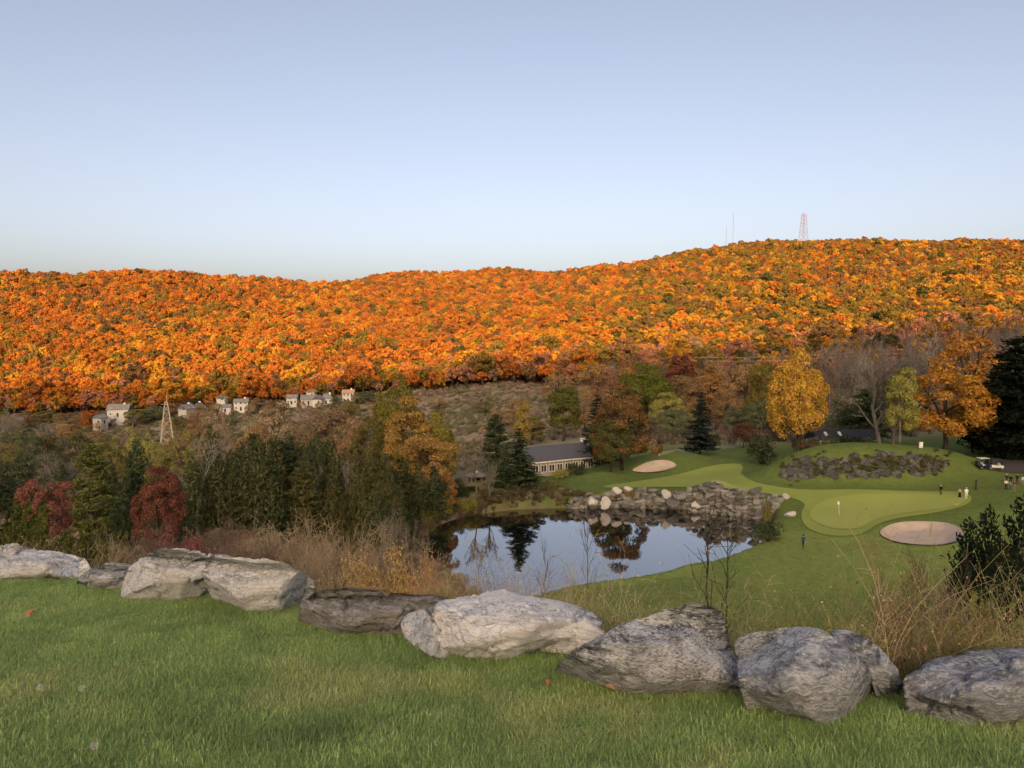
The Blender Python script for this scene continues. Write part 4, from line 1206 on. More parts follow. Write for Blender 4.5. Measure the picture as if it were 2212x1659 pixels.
T('cedar_tree','cedar',1090,965,142,60,'DG','dark cedar between the gazebo and the clubhouse', var=1)
T('cedar_tree','cedar',1048,975,150,60,'DG','dark cedar standing over the gazebo', var=3)
T('cedar_tree','cedar',1150,1012,140,40,'CD','small cedar in front of the clubhouse left corner', var=0)
T('shrub','shrub',1190,1040,141,66,'OL','olive bush on the lawn below the clubhouse windows', cat='shrub', trunk_name='stems')
T('shrub','shrub',1213,1012,152,44,'YG','yellow-green bush under the clubhouse windows', cat='shrub', trunk_name='stems')
T('shrub','shrub',1246,1001,156,46,'DG','dark round bush against the clubhouse front', cat='shrub', trunk_name='stems')
T('shrub','shrub',1646,940,158,80,'DG','dark round bush left of the yellow maple', cat='shrub', trunk_name='stems')
T('shrub','shrub',1660,1126,101,66,'DG','dark bush on the right bank of the pond', cat='shrub', trunk_name='stems')
# the dead tree: two grey trunks
T('bare_tree','bare',1900,738,150,230,None,'large bare grey tree with drooping branches on the mound', bark=(0.19,0.18,0.17), var=0)
T('bare_tree','vase',1928,740,152,90,None,'upright bare trunk close beside the large bare grey tree', bark='grey', var=0)
T('dark_pine','pine',1868,838,190,110,'DG','dark pine behind the branches of the bare grey tree', bark='dark', var=0)
T('dark_pine','cedar',1808,850,196,70,'GG','grey-green conifer behind the skylight house', bark='dark', var=0)
for px, top, w_, c in [(1775,938,60,'GG'),(1830,940,70,'DG'),(1880,942,60,'GG'),(1735,945,50,(0.16,0.10,0.06))]:
    T('shrub','shrub',px,top,166,w_,c,'low bush in the row behind the mound, below the skylight house', cat='shrub', group='bushes behind the mound', trunk_name='stems')
# trees behind the clubhouse and the far fairway
for px, top, d, wpx, c, kd, lab in [
 (1150,900,232,62,'OL','tall','olive tree above the left end of the clubhouse roof'),
 (1130,868,205,42,(0.33,0.25,0.08),'tall','narrow yellow-topped tree left of the clubhouse'),
 (1217,836,236,76,(0.13,0.14,0.04),'tall','green upright tree behind the clubhouse roof'),
 (1262,846,262,80,'B','thin','tan thin-leaved tree right of the green upright tree'),
 (1320,796,292,92,'R','thin','rusty tree above the russet oak'),
 (1395,784,272,132,(0.12,0.145,0.035),'broad','big green tree behind the russet oak'),
 (1440,846,256,84,'YG','broad','yellow-green tree between the russet oak and the spruce'),
 (1482,812,278,86,(0.27,0.18,0.10),'tall','rusty brown tree just left of the blue spruce'),
 (1532,786,302,86,(0.34,0.19,0.08),'tall','orange-brown tree behind the tip of the blue spruce'),
 (1566,826,272,66,'B','tall','tan tree right of the blue spruce tip'),
 (1612,772,304,92,'B','thin','pale brown tree between spruce and yellow maple'),
 (1652,786,268,84,(0.18,0.155,0.045),'broad','olive tree directly left of the yellow maple'),
 (1690,764,296,84,(0.30,0.20,0.12),'thin','rust tree peeping over the yellow maple'),
 (1372,764,334,80,'R','thin','russet tree above the big green tree'),
 (1472,762,342,72,'RD','tall','dull red tree on the rise behind the spruce'),
 (1548,764,334,72,(0.28,0.20,0.13),'thin','russet thin tree behind the orange-brown one'),
 (1284,786,344,86,'B','thin','tan tree at the edge of the scrub field'),
 (1206,800,366,84,'B','thin','brown tree at the far corner of the scrub field'),
 (1640,866,226,82,'GG','broad','round grey-green tree right of the blue spruce'),
 (1694,874,216,76,'DG','broad','round dark green tree left of the yellow maple trunk'),
 (1592,878,232,62,'GG','broad','small round green tree behind the fence'),
 (1452,884,226,74,'GG','broad','small grey-green tree left of the blue spruce'),
 (1606,914,196,56,(0.17,0.085,0.06),'broad','small red-brown spreading tree on the far fairway edge'),
 (1765,770,238,96,(0.30,0.20,0.12),'thin','thin rusty tree right of the yellow maple crown'),
 (1480,880,244,60,'OL','broad','low olive tree at the foot of the blue spruce'),
 (1375,885,238,60,'DG','broad','dark low tree behind the white post'),
]:
    T('autumn_tree' if c not in ('DG','GG') else 'round_tree', kd, px, top, d, wpx, c, lab)
_rb = random.Random(31)
for px, top, d, wpx, bk in [(1785,740,205,80,'pink'),(1828,716,235,90,'grey'),(1868,700,262,95,'pink'),(1905,706,240,90,'grey'),(1950,690,275,95,'pink'),(1990,700,235,90,'grey'),(2030,680,280,100,'pink'),(2070,690,250,90,'grey'),(2120,672,270,100,'pink'),(2165,668,235,95,'grey'),(2205,662,250,95,'grey'),(1742,740,290,80,'pink'),(1675,748,318,76,'pink'),(1580,752,345,72,'pink'),(1420,770,350,72,'pink'),(1340,775,362,72,'grey'),(1800,730,222,90,'grey'),(1850,722,214,84,'pale'),(1970,720,210,84,'grey'),(2010,715,222,90,'pale'),(2060,700,216,90,'grey'),(2130,690,210,90,'grey'),(1640,752,330,70,'grey'),(1520,760,350,60,'grey'),(1700,745,310,70,'grey'),(2090,676,300,90,'pink')]:
    T('bare_tree', _rb.choice(['vase','bare']), px, top, d, wpx, None, 'leafless greyish tree in the bare wood behind the mound and maples', group='leafless trees behind the mound', bark=bk)
# left of the pond
T('orange_tree','cone',880,856,140,150,(0.37,0.235,0.075),'tall dusty orange tree rising left of the pond', var=0, bark='dark')
T('orange_tree','broad',925,940,131,130,(0.33,0.205,0.075),'lower orange tree at the foot of the tall dusty orange one', var=2, bark='dark')
T('orange_tree','cone',965,1020,124,62,(0.33,0.18,0.07),'small orange tree on the left bank of the pond', var=1)
T('olive_tree','broad',862,822,166,120,(0.20,0.185,0.045),'yellow-green tree behind the tall dusty orange one', var=1)
T('olive_tree','tall',945,888,162,92,(0.23,0.20,0.05),'yellow-green tree right of the tall dusty orange one', var=2)
T('olive_tree','thin',800,900,155,90,(0.17,0.15,0.05),'thin olive tree left of the tall dusty orange one')
for i, (px, top, d, w_) in enumerate([(800,975,108,90),(835,985,112,90),(870,990,116,90),(905,1000,119,84),(940,1010,121,80),(820,1030,100,90),(865,1050,106,84),(900,1020,122,60),(935,1035,124,60),(965,1045,126,56),(995,1040,129,60),(1020,1050,131,50),(880,1000,118,70),(1060,1045,133,56),(850,1010,112,70)]):
    T('bank_evergreen','cedar',px,top,d,w_,['CD','DG',(0.085,0.085,0.034)][i % 3],'dark evergreen bush along the left bank of the pond',cat='bush',group='evergreen bushes on the left bank of the pond')
T('bare_tree','vase',1030,960,129,60,None,'thin bare grey tree beside the gazebo', bark='grey')
T('bare_tree','vase',1058,985,127,44,None,'slender bare tree right of the gazebo', bark='grey')
for i in range(40):
    px = 462 + 9.6*i + _rb.uniform(-9, 9); d = _rb.uniform(90, 122)
    top = 905 + 45*abs(math.sin(i*1.7)) + (122-d)*1.6 + _rb.uniform(-12, 20) + (30 if px > 700 else 0)
    T('cedar_tree','pine' if i % 4 == 1 else 'cedar',px,top,d,_rb.uniform(70, 110),_rb.choice(['CD','DG','CD',(0.11,0.11,0.045),(0.14,0.125,0.055),(0.09,0.11,0.055)]),'dark green cedar in the dense evergreen stand left of the pond', group='cedars left of the pond')
for px, top, d, wpx, c, kd, lab in [
 (600,866,205,128,'TN','thin','wide tan tree above the middle of the cedar stand'),
 (548,900,190,84,'B','thin','brown tree above the left part of the cedar stand'),
 (702,878,208,136,(0.26,0.18,0.11),'thin','wide faded brown tree above the cedars, left of the orange one'),
 (762,902,190,90,'B','thin','brown tree between the faded tree and the orange one'),
 (640,925,172,90,(0.24,0.16,0.09),'thin','low tan tree close behind the cedars'),
 (468,872,230,84,'TN','thin','tan tree right of the lattice pylon'),
 (430,900,215,70,'B','thin','brown tree close right of the lattice pylon foot'),
 (40,922,192,92,'GG','broad','grey-green tree at the left edge below the bare white one'),
 (108,938,202,84,(0.18,0.17,0.08),'thin','pale olive tree in the left middle distance'),
 (178,928,212,92,'OL','thin','olive tree below the grey-roofed house'),
 (282,922,192,74,'YG','thin','yellow-green tree left of the lattice pylon'),
 (326,936,182,74,'YG','thin','pale yellow-green tree touching the lattice pylon'),
 (398,926,190,74,(0.24,0.22,0.08),'thin','yellowish tree right of the lattice pylon'),
 (238,950,172,80,'OL','broad','round olive tree above the white pine'),
 (440,945,150,80,'GG','thin','grey-green tree above the pale bare one'),
 (95,965,150,90,'GG','thin','grey-green thin tree over the left dark conifers'),
 (20,960,150,90,'OL','thin','olive tree at the left edge over the dark conifers'),
 (350,968,140,80,'OL','thin','olive tree over the deep red one'),
]:
    T('valley_tree', kd, px, top, d, wpx, c, lab)
T('white_pine','pine',205,955,72,110,(0.13,0.145,0.05),'light green layered pine left of the deep red tree', var=0)
T('red_tree','broad',347,1006,62,104,'RD','deep red small tree below the lattice pylon', var=0, bark='dark')
T('red_bush','broad',108,1032,54,120,(0.27,0.115,0.085),'faded red bushy tree at the left', var=1, bark='dark')
for px, top, d, wpx, c, kd in [(52,985,92,120,'DG','cedar'),(135,1000,82,100,'DG','cedar'),(300,950,102,96,'DG','cedar'),(272,1040,66,70,'DG','cedar'),(420,985,92,90,'CD','cedar'),(455,960,105,80,'DG','cedar'),(385,1030,80,80,'DG','cedar'),(240,985,95,80,'CD','cedar'),(10,1000,86,90,'DG','cedar'),(330,1000,95,70,'CD','cedar')]:
    T('dark_conifer', kd, px, top, d, wpx, c, 'dark conifer in the thicket around the two red trees at the left', group='dark conifers at the left')
for px, top, d, wpx, bk, kd, lab in [
 (140,948,84,110,'grey','vase','bare grey tree left of the light green pine'),
 (420,945,92,150,'pale','bare','pale bare tree with crooked limbs right of the deep red tree'),
 (12,862,195,70,'pale','vase','bare whitish tree at the left edge near the houses'),
 (478,900,118,100,'tan','vase','bare tan tree above the right dark conifers'),
 (760,985,108,70,'pale','bare','dead pale tree among the cedars'),
 (245,893,402,26,'grey','vase','small bare tree in front of the grey-roofed house'),
 (668,1010,98,70,'grey','vase','bare grey tree at the front of the cedars'),
]:
    T('bare_tree', kd, px, top, d, wpx, None, lab, bark=bk)
# bushes on the near bank, left
for px, top, d, wpx, c, kd, lab in [
 (40,1072,26,190,(0.125,0.145,0.04),'juniper','yellow-green juniper at the left edge behind the boulders'),
 (140,1098,22,190,(0.115,0.135,0.04),'juniper','feathery green juniper below the faded red bush'),
 (0,1050,36,150,(0.09,0.11,0.035),'juniper','dark juniper behind the left edge one'),
 (235,1128,18,120,(0.14,0.155,0.05),'juniper','small bright juniper below the light green pine'),
 (400,1140,15,110,(0.24,0.10,0.085),'bush','reddish bush just behind the whitish boulder'),
 (845,1180,8.6,190,(0.40,0.26,0.09),'bush','orange-leaved bush behind the dark brown boulder'),
 (908,1185,8.6,110,(0.40,0.20,0.07),'bush','small orange bush with bright red top leaves by the pond'),
 (755,1195,8.4,170,(0.38,0.28,0.15),'bush','tan bush left of the orange-leaved one'),
]:
    T('bush' if kd == 'bush' else 'juniper', kd, px, top, d, wpx, c, lab, cat='bush', trunk_name='stems')
for i, (px, top, d, wpx, bk) in enumerate([(470,1110,16,170,'pink'),(560,1115,18,180,'tan'),(640,1105,20,170,'tan'),(720,1120,13,170,'tan'),(800,1110,13,150,'tan'),(860,1090,15,140,'grey'),(330,1130,17,150,'pink'),(250,1150,13,140,'tan'),(690,1165,9,140,'tan'),(590,1160,11,150,'brown'),(500,1150,12,150,'pink'),(930,1165,10,110,'tan'),(960,1215,7.5,90,'tan')]):
    T('brush', 'brush', px, top, d, wpx, None, 'leafless tangled brush behind the left boulders', cat='bush', group='leafless brush on the left bank', bark=bk, trunk_name='stems')
# bushes on the near bank, right
for px, top, d, wpx, c, kd, lab in [
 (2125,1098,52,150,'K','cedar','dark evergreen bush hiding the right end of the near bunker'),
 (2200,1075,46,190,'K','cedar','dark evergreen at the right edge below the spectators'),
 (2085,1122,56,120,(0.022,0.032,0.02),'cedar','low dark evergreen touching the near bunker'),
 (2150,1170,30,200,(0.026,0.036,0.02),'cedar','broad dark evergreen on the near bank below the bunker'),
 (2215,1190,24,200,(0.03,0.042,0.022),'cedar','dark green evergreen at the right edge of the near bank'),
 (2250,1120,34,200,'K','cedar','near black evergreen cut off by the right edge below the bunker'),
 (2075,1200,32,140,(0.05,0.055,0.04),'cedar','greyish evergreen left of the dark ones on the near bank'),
 (2130,1275,8.4,170,(0.12,0.145,0.035),'juniper','yellow-green juniper behind the right boulders'),
 (2195,1300,7.6,130,(0.11,0.135,0.035),'juniper','small green juniper at the right edge behind the purple boulder'),
]:
    T('evergreen' if kd == 'cedar' else 'juniper', kd, px, top, d, wpx, c, lab, cat='bush')
for px, top, d, wpx, bk in [(1950,1190,11,170,'brown'),(2000,1230,9,150,'grey'),(1930,1260,8,140,'brown'),(2050,1250,10,150,'grey'),(2190,1350,6,110,'tan'),(1985,1330,6.2,120,'grey')]:
    T('brush', 'brush', px, top, d, wpx, None, 'leafless brown brush above the right boulders', cat='bush', group='leafless brush on the right bank', bark=bk, trunk_name='stems')
T('sapling','sapling',1535,1060,6.2,170,None,'dark leafless sapling rising above the speckled boulder', bark='dark', var=0, cat='sapling')
T('sapling','sapling',1588,1100,6.0,150,None,'second thin sapling right of the first above the speckled boulder', bark='dark', var=1, cat='sapling')
T('sapling','sapling',1255,1085,8.0,90,None,'thin bare sapling in front of the pond', bark='brown', var=1, cat='sapling')
T('sapling','sapling',1180,1130,9.5,90,None,'faint bare stem standing before the bright part of the pond', bark='brown', var=2, cat='sapling')
T('sapling','sapling',1950,1180,8.0,110,None,'bare stem crossing the near bunker', bark='brown', var=0, cat='sapling')
T('sapling','sapling',1020,1150,8.5,90,None,'bare stem at the left end of the pond view', bark='tan', var=1, cat='sapling')
# shore plants
for px, top, d, wpx, c, lab in [(1232,1058,131,60,(0.15,0.13,0.07),'grey-brown bush at the left end of the stone wall'),(1345,1058,131.6,30,(0.13,0.15,0.05),'green plants growing from the top of the stone wall'),(1470,1078,129.6,22,(0.20,0.18,0.06),'small yellow-green plant in the stone wall beside the white rock'),(1655,1078,118.5,20,(0.22,0.20,0.07),'yellowish plant in the right part of the stone wall'),(1135,1045,132,90,(0.13,0.12,0.07),'grey-brown reeds and bushes at the far left corner of the pond'),(1070,1060,128,80,(0.14,0.11,0.06),'brown bush on the far shore below the gazebo'),(1190,1060,134,60,(0.14,0.115,0.07),'dull bush on the far shore below the clubhouse'),(1325,1066,130.2,46,(0.20,0.15,0.05),'yellow-brown plants between the far shore rocks'),(1362,1060,130.0,36,(0.28,0.20,0.09),'tuft of tan grass on the far shore'),(1268,1064,130.2,40,(0.15,0.13,0.05),'low green-brown plants left among the shore rocks'),(960,1075,122,60,(0.24,0.22,0.05),'yellow-green bush on the left shore of the pond'),(925,1100,118,50,(0.20,0.19,0.05),'olive bush at the left shore of the pond'),(1010,1075,124,44,(0.24,0.24,0.055),'bright yellow-green bush at the waterline'),(1395,1070,130.0,26,(0.13,0.13,0.05),'small green plant between the pale shore rocks')]:
    T('shore_bush','shrub',px,top,d,wpx,c,lab,cat='bush',trunk_name='stems')

# trees between the houses and scattered over the valley floor
_rv = random.Random(8)
for px, top, d, wpx, c, kd, lab in [
 (196,886,402,44,(0.38,0.13,0.04),'broad','orange-red tree left of the grey-roofed house'),
 (290,884,408,44,'OL','tall','olive tree right of the grey-roofed house'),
 (335,876,424,60,'GG','broad','grey-green tree between the pylon and the grey-roofed house'),
 (150,892,412,70,'B','thin','brown tree left of the orange-red one by the houses'),
 (110,884,430,64,'OL','thin','olive tree among the leftmost houses'),
 (62,888,428,64,'B','thin','brown tree beside the small white gable'),
 (452,866,424,62,'B','thin','brown tree between the gabled house and the white garage'),
 (562,860,432,52,'B','thin','brown tree right of the white two-storey house'),
 (594,866,420,60,'R','thin','russet tree left of the clustered houses'),
 (714,846,442,28,'OL','tall','narrow olive tree between two of the clustered houses'),
 (786,846,430,52,'GG','broad','grey-green tree right of the red-roofed house'),
 (372,872,436,40,'R','thin','russet tree behind the lattice pylon'),
]:
    T('village_tree', kd, px, top, d, wpx, c, lab)
for px, d, hw_ in [(215,396,.9),(240,408,.8),(275,405,.9),(395,410,.9),(418,412,1),(440,415,.9),(470,415,.7),(505,417,.8),(540,416,.9),(615,424,.9),(650,420,.8),(690,420,.7),(725,424,.9),(770,426,.8),(30,408,.9),(60,405,1)]:
    x, y, z = on_ground(px, d)
    plant('village_tree', _rv.choice(['thin','broad','thin']), x, y, 5.8*hw_*_rv.uniform(0.8, 1.3), 7.0*hw_, _rv.choice(['B','OL','GG','TN','R']), 'small garden tree screening the front of the village houses', group='garden trees in front of the houses', z=z)
for i in range(44):
    px = _rv.uniform(-20, 850); d = _rv.uniform(235, 405); x, y, z = on_ground(px, d); bare_ = _rv.random() < 0.3
    plant('valley_tree', 'vase' if bare_ else 'thin', x, y, _rv.uniform(6, 10.5), _rv.uniform(6.5, 10), _rv.choice(['TN','OL','GG','B',(0.28,0.21,0.13)]), 'taller %s tree on the valley floor below the village' % ('leafless' if bare_ else 'thinly leaved'), group='%s trees below the village' % ('leafless' if bare_ else 'thinly leaved'), z=z, bark='grey')
for i in range(56):
    px = _rv.choice([_rv.uniform(-20, 460), _rv.uniform(-20, 460), _rv.uniform(430, 820), _rv.uniform(430, 1150)]); d = _rv.uniform(205, 415)
    x, y, z = on_ground(px, d)
    plant('valley_tree', _rv.choice(['thin','thin','broad']), x, y, _rv.uniform(5, 9.5), _rv.uniform(6.5, 11), _rv.choice(['B','OL','GG','TN','B',(0.24,0.14,0.09),(0.16,0.15,0.07)]), 'small dull tree scattered over the scrubby valley floor', group='small valley trees', z=z)

# ------------------------------------------------------------------ undergrowth masses
def under():
    rg = np.random.RandomState(15)
    sm = [mass_mesh('undergrowth_leafy', shrub(s, 520, 0.07)) for s in (201, 202, 203)]
    bm = [mass_mesh('undergrowth_twigs', (lambda b: (b[1], b[0]))(brush(s, 34, 0.6, 4, 0.011)), False) for s in (204, 205, 206)]
    # left bank down to the pond
    n = 3000; d = np.exp(rg.uniform(math.log(11), math.log(150), n)); px = rg.uniform(-250, 1060, n)
    x = (px-CX)/F*d; k = sdist(x, d, POND) > 0.8
    x, d, px = x[k], d[k], px[k]; n = len(x); z = G(x, d)
    s = rg.uniform(0.5, 1.15, n)*np.interp(d, [11, 40, 150], [0.75, 1.3, 2.2])
    t = rg.rand(n); nz = fbm2(x, d, 0.08, 3, 61)
    pal = np.array([(0.34,0.26,0.17),(0.25,0.19,0.12),(0.17,0.17,0.075),(0.13,0.145,0.06),(0.32,0.20,0.13),(0.38,0.31,0.20)])
    ci = rg.randint(0, 6, n); idx = np.where(t < 0.5+0.4*nz, rg.randint(0, 3, n), rg.randint(3, 6, n))
    scatter('undergrowth', np.stack([x, d, z-0.05], 1), sm+bm, np.stack([s*1.1, s*1.1, s], 1), rg.rand(n)*6.283, pal[ci]*rg.uniform(0.75, 1.2, (n, 1)), 'brown and olive undergrowth covering the bank left of the pond', 'undergrowth', idx)
    # plants along the far and left shore
    n = 2600; i = rg.randint(0, len(POND), n); x, d = POND[i, 0]+rg.normal(0, 2.6, n), POND[i, 1]+rg.normal(0, 2.6, n)
    sd_ = sdist(x, d, POND); px = CX+F*x/d
    k = (sd_ > 0.15) & (sd_ < 5.0) & (((d > 112) & (px < 1235)) | (px < 960)); x, d, px = x[k], d[k], px[k]; n = len(x)
    s = rg.uniform(0.5, 1.3, n)*np.where(px < 1245, 1.25, 0.75); ci = rg.randint(0, 6, n)
    scatter('shore_plants', np.stack([x, d, G(x, d)-0.05], 1), sm+bm, np.stack([s*0.9, s*0.9, s], 1), rg.rand(n)*6.283, pal[ci]*rg.uniform(0.5, 0.95, (n, 1)), 'brown and olive plants fringing the far and left shore of the pond', 'plants')
    # valley scrub
    n = 9000; d = np.sqrt(rg.uniform(175**2, 468**2, n)); px = rg.uniform(-250, 1330, n)
    k = (d > np.interp(px, [900, 1100, 1330], [175, 215, 270])); d, px = d[k], px[k]
    x = (px-CX)/F*d; n = len(x); z = G(x, d); nz = fbm2(x, d, 0.02, 3, 62); n2 = fbm2(x, d, 0.06, 2, 63)
    k = n2 > -0.25; x, d, px, z, nz, n2 = x[k], d[k], px[k], z[k], nz[k], n2[k]; n = len(x)
    t = rg.rand(n); s = rg.uniform(1.2, 2.6, n)
    pal = np.array([(0.36,0.275,0.23),(0.31,0.25,0.19),(0.22,0.22,0.13),(0.18,0.20,0.11),(0.40,0.31,0.21)])
    ci = np.where(t < 0.38+0.9*nz, rg.randint(2, 4, n), np.where(t > 0.93, 4, rg.randint(0, 2, n)))
    idx = np.where((ci == 0) & (rg.rand(n) < 0.6), rg.randint(3, 6, n), rg.randint(0, 3, n))
    scatter('valley_scrub', np.stack([x, d, z-0.1], 1), sm+bm, np.stack([s*1.3, s*1.3, s], 1), rg.rand(n)*6.283, pal[ci]*rg.uniform(0.75, 1.2, (n, 1)), 'grey-purple and green scrub on the shaded valley floor', 'scrub', idx)
    # bare wood behind the mound and under the right hill
    n = 900; d = np.sqrt(rg.uniform(205**2, 400**2, n)); px = rg.uniform(1290, 2400, n); x = (px-CX)/F*d; z = G(x, d)
    s = rg.uniform(2.0, 5.0, n)
    pal = np.array([(0.26,0.205,0.175),(0.22,0.185,0.14),(0.16,0.16,0.085),(0.27,0.19,0.13)])
    idx = np.where(rg.rand(n) < 0.5, rg.randint(3, 6, n), rg.randint(0, 3, n))
    scatter('thicket', np.stack([x, d, z-0.1], 1), sm+bm, np.stack([s*1.1, s*1.1, s], 1), rg.rand(n)*6.283, pal[rg.randint(0, 4, n)]*rg.uniform(0.75, 1.2, (n, 1)), 'brown thicket under the trees behind the mound', 'undergrowth', idx)
    # tufts in the rough and on the mound
    tf = [blades(i, 46, 0.4, 0.10, 0.30, 0.022, 0.9, LEAFI, 'rough_tuft') for i in (301, 302, 303)]
    n = 16000; d = np.exp(rg.uniform(math.log(24), math.log(150), n)); px = rg.uniform(1080, 2300, n); x = (px-CX)/F*d
    k = (sdist(x, d, POND) > 0.6)
    for Pp in (COLLAR, BUNKER_A, BUNKER_B, FAR_FAIR): k &= sdist(x, d, Pp) > 0.5
    x, d = x[k], d[k]; n = len(x); s = rg.uniform(0.4, 0.95, n)*np.interp(d, [24, 150], [0.8, 0.75]); nz = fbm2(x, d, 0.1, 3, 71)
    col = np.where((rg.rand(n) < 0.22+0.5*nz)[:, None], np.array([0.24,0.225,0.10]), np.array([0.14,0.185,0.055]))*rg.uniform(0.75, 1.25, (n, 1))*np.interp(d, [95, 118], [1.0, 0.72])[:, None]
    scatter('rough_grass', np.stack([x, d, G(x, d)-0.02], 1), tf, np.stack([s, s, s*0.7], 1), rg.rand(n)*6.283, col, 'uneven rough grass round the pond, the green and the mound', 'grass')
    # moss and grass hanging over the rock face
    n = 260; px = rg.uniform(1685, 2050, n); row = np.interp(px, [1690,1760,1880,1960,2040], [1020,1012,1008,1006,1002]) + rg.normal(-6, 11, n)
    P_ = np.array([ground_px(a_, b_, 105, 160) for a_, b_ in zip(px, row)]); P_[:, 1] -= 0.35
    s = rg.uniform(0.35, 0.8, n)
    scatter('mound_plants', P_, sm, np.stack([s*1.3, s*1.3, s*0.8], 1), rg.rand(n)*6.283, np.array([(0.12,0.15,0.05),(0.16,0.15,0.06),(0.14,0.12,0.06)])[rg.randint(0, 3, n)], 'moss and grass overgrowing the rock face of the mound', 'plants')
under()
# ------------------------------------------------------------------ loose stones of the far shore, the wall and the outcrop
def lump(seed, sx=1.0, sy=0.8, sz=0.65, sub=None, facets=10):
    V, T = sub or ICO3
    rg = np.random.RandomState(seed); q = V.copy()
    for i in range(facets):
        nv = unit(rg.normal(size=3)); h = rg.uniform(0.55, 0.8); ov = np.maximum(q@nv-h, 0); q = q-ov[:, None]*nv
    q = q*(1+0.16*fbm(q, 1.3, 3, 0.5, seed))[:, None]
    return mesh_np('stone', q*np.array([sx, sy, sz]), T, [M_SHORE], None, False)
LUMPS = [lump(300+i, *s) for i, s in enumerate([(1,0.8,0.7),(1,0.9,0.55),(0.9,0.8,0.8),(1.1,0.8,0.5),(0.8,0.8,0.95),(1,0.7,0.65),(1.2,0.9,0.6),(0.95,0.8,0.75)])]
_rs = random.Random(12)
# wall of stacked stones on the right of the far shore
_wall = empty('rock_wall', onz(1480, 1100, WATER_Z))
tag(_wall, 'wall of stacked dark grey stones along the far shore, peaking at the right', 'rock wall')
_w0 = Vector(_wall.location)
_edge = [(1232,1098),(1340,1097),(1440,1098),(1490,1102),(1540,1109),(1600,1117),(1650,1120),(1676,1126),(1700,1112)]
_topr = [(1232,1080),(1262,1072),(1330,1066),(1400,1066),(1440,1069),(1475,1067),(1505,1056),(1530,1044),(1552,1044),(1575,1054),(1610,1064),(1640,1069),(1680,1075),(1700,1080)]
px = 1232.0
while px < 1702:
    row = np.interp(px, *zip(*_edge)); bx, by, _ = onz(px, row, WATER_Z)
    zt = at(px, np.interp(px, *zip(*_topr)), by+1.0)[2] + _rs.uniform(-0.35, 0.25)
    z = WATER_Z - 0.25; k = 0
    while z < zt:
        hh = _rs.uniform(0.28, 0.75); ww = _rs.uniform(0.5, 1.15)
        o = link('stone', _rs.choice(LUMPS), _wall, (bx+_rs.uniform(-0.3, 0.3)-_w0.x, by+0.1+0.13*k+_rs.uniform(-0.15, 0.15)-_w0.y, z+hh*0.8-_w0.z),
                 (_rs.uniform(-0.2, 0.2), _rs.uniform(-0.25, 0.25), _rs.uniform(-0.4, 0.4)), (ww, 0.7, hh/0.62))
        z += hh*1.4; k += 1
    px += _rs.uniform(11.0, 15.5)
# single rocks left of it
M_SHORE_PALE = rock_mat('stone_shore_pale', (0.16,0.155,0.15), (0.36,0.35,0.33), (0.58,0.56,0.53), 0.53, 0.2, 2.0, (0.2,0.15,0.1), 0.25, 0.5)
_pale = [lump(330+i, 1, 0.8, s) for i, s in enumerate((0.7, 0.85, 0.6))]
for m_ in _pale: m_.materials.clear(); m_.materials.append(M_SHORE_PALE)
for px, row, wpx, hpx, pale, lab in [
 (1502,1091,26,24,1,'bright rounded white rock at the waterline by the wall'),(1424,1084,22,26,0,'grey rock standing left of the stone wall'),(1440,1068,26,20,1,'pale rock on top of the bank left of the wall'),
 (1455,1088,34,26,0,'broad grey rock at the water left of the white one'),(1470,1072,28,20,0,'grey rock above the white one'),(1402,1086,18,22,0,'pointed grey rock at the far waterline'),
 (1278,1084,26,30,1,'pale streaked rock at the far waterline, left of its twin'),(1308,1086,26,26,1,'pale streaked rock at the far waterline, right of its twin'),(1252,1078,30,22,0,'flat grey rock left of the two pale streaked ones'),
 (1332,1060,26,16,1,'long pale rock on top of the far bank'),(1356,1056,22,12,1,'small white rock on top of the far bank'),(1384,1060,28,16,0,'grey rock on top of the far bank'),(1412,1060,26,16,0,'second grey rock on top of the far bank'),
 (1232,1082,20,18,0,'small rock at the left end of the far shore rocks'),(1352,1090,24,14,0,'low dark rock between the shore plants'),(1690,1098,26,34,0,'grey rock at the right end of the stone wall'),(1698,1073,18,14,1,'white rock on the right end of the stone wall'),
 (1706,1110,28,18,1,'tan ledge of rock right of the stone wall'),(1668,1200,24,10,0,'flat dark rock on the right bank below the bush'),(1655,1207,24,9,0,'flat dark rock at the right corner of the pond'),(1480,1216,22,7,0,'flat rock on the near shore of the pond'),(1445,1228,18,8,0,'small dark rock on the near shore of the pond')]:
    a = onz(px, min(row+hpx/2, 1100 if px < 1520 and row < 1110 else 1250), WATER_Z) if row > 1075 and row < 1110 else ground_px(px, row+hpx*0.3, 95, 150)
    d = a[1]-(1.4 if 1040 < row < 1110 and px < 1690 else 0.0); p = at(px, row, d)
    tag(link('shore_rock', _rs.choice(_pale if pale else LUMPS), None, p, (0, _rs.uniform(-0.2, 0.2), _rs.uniform(-0.6, 0.6)), (wpx/F*d/2*1.05, wpx/F*d/2, hpx/F*d/2/0.7)), lab, 'rock')
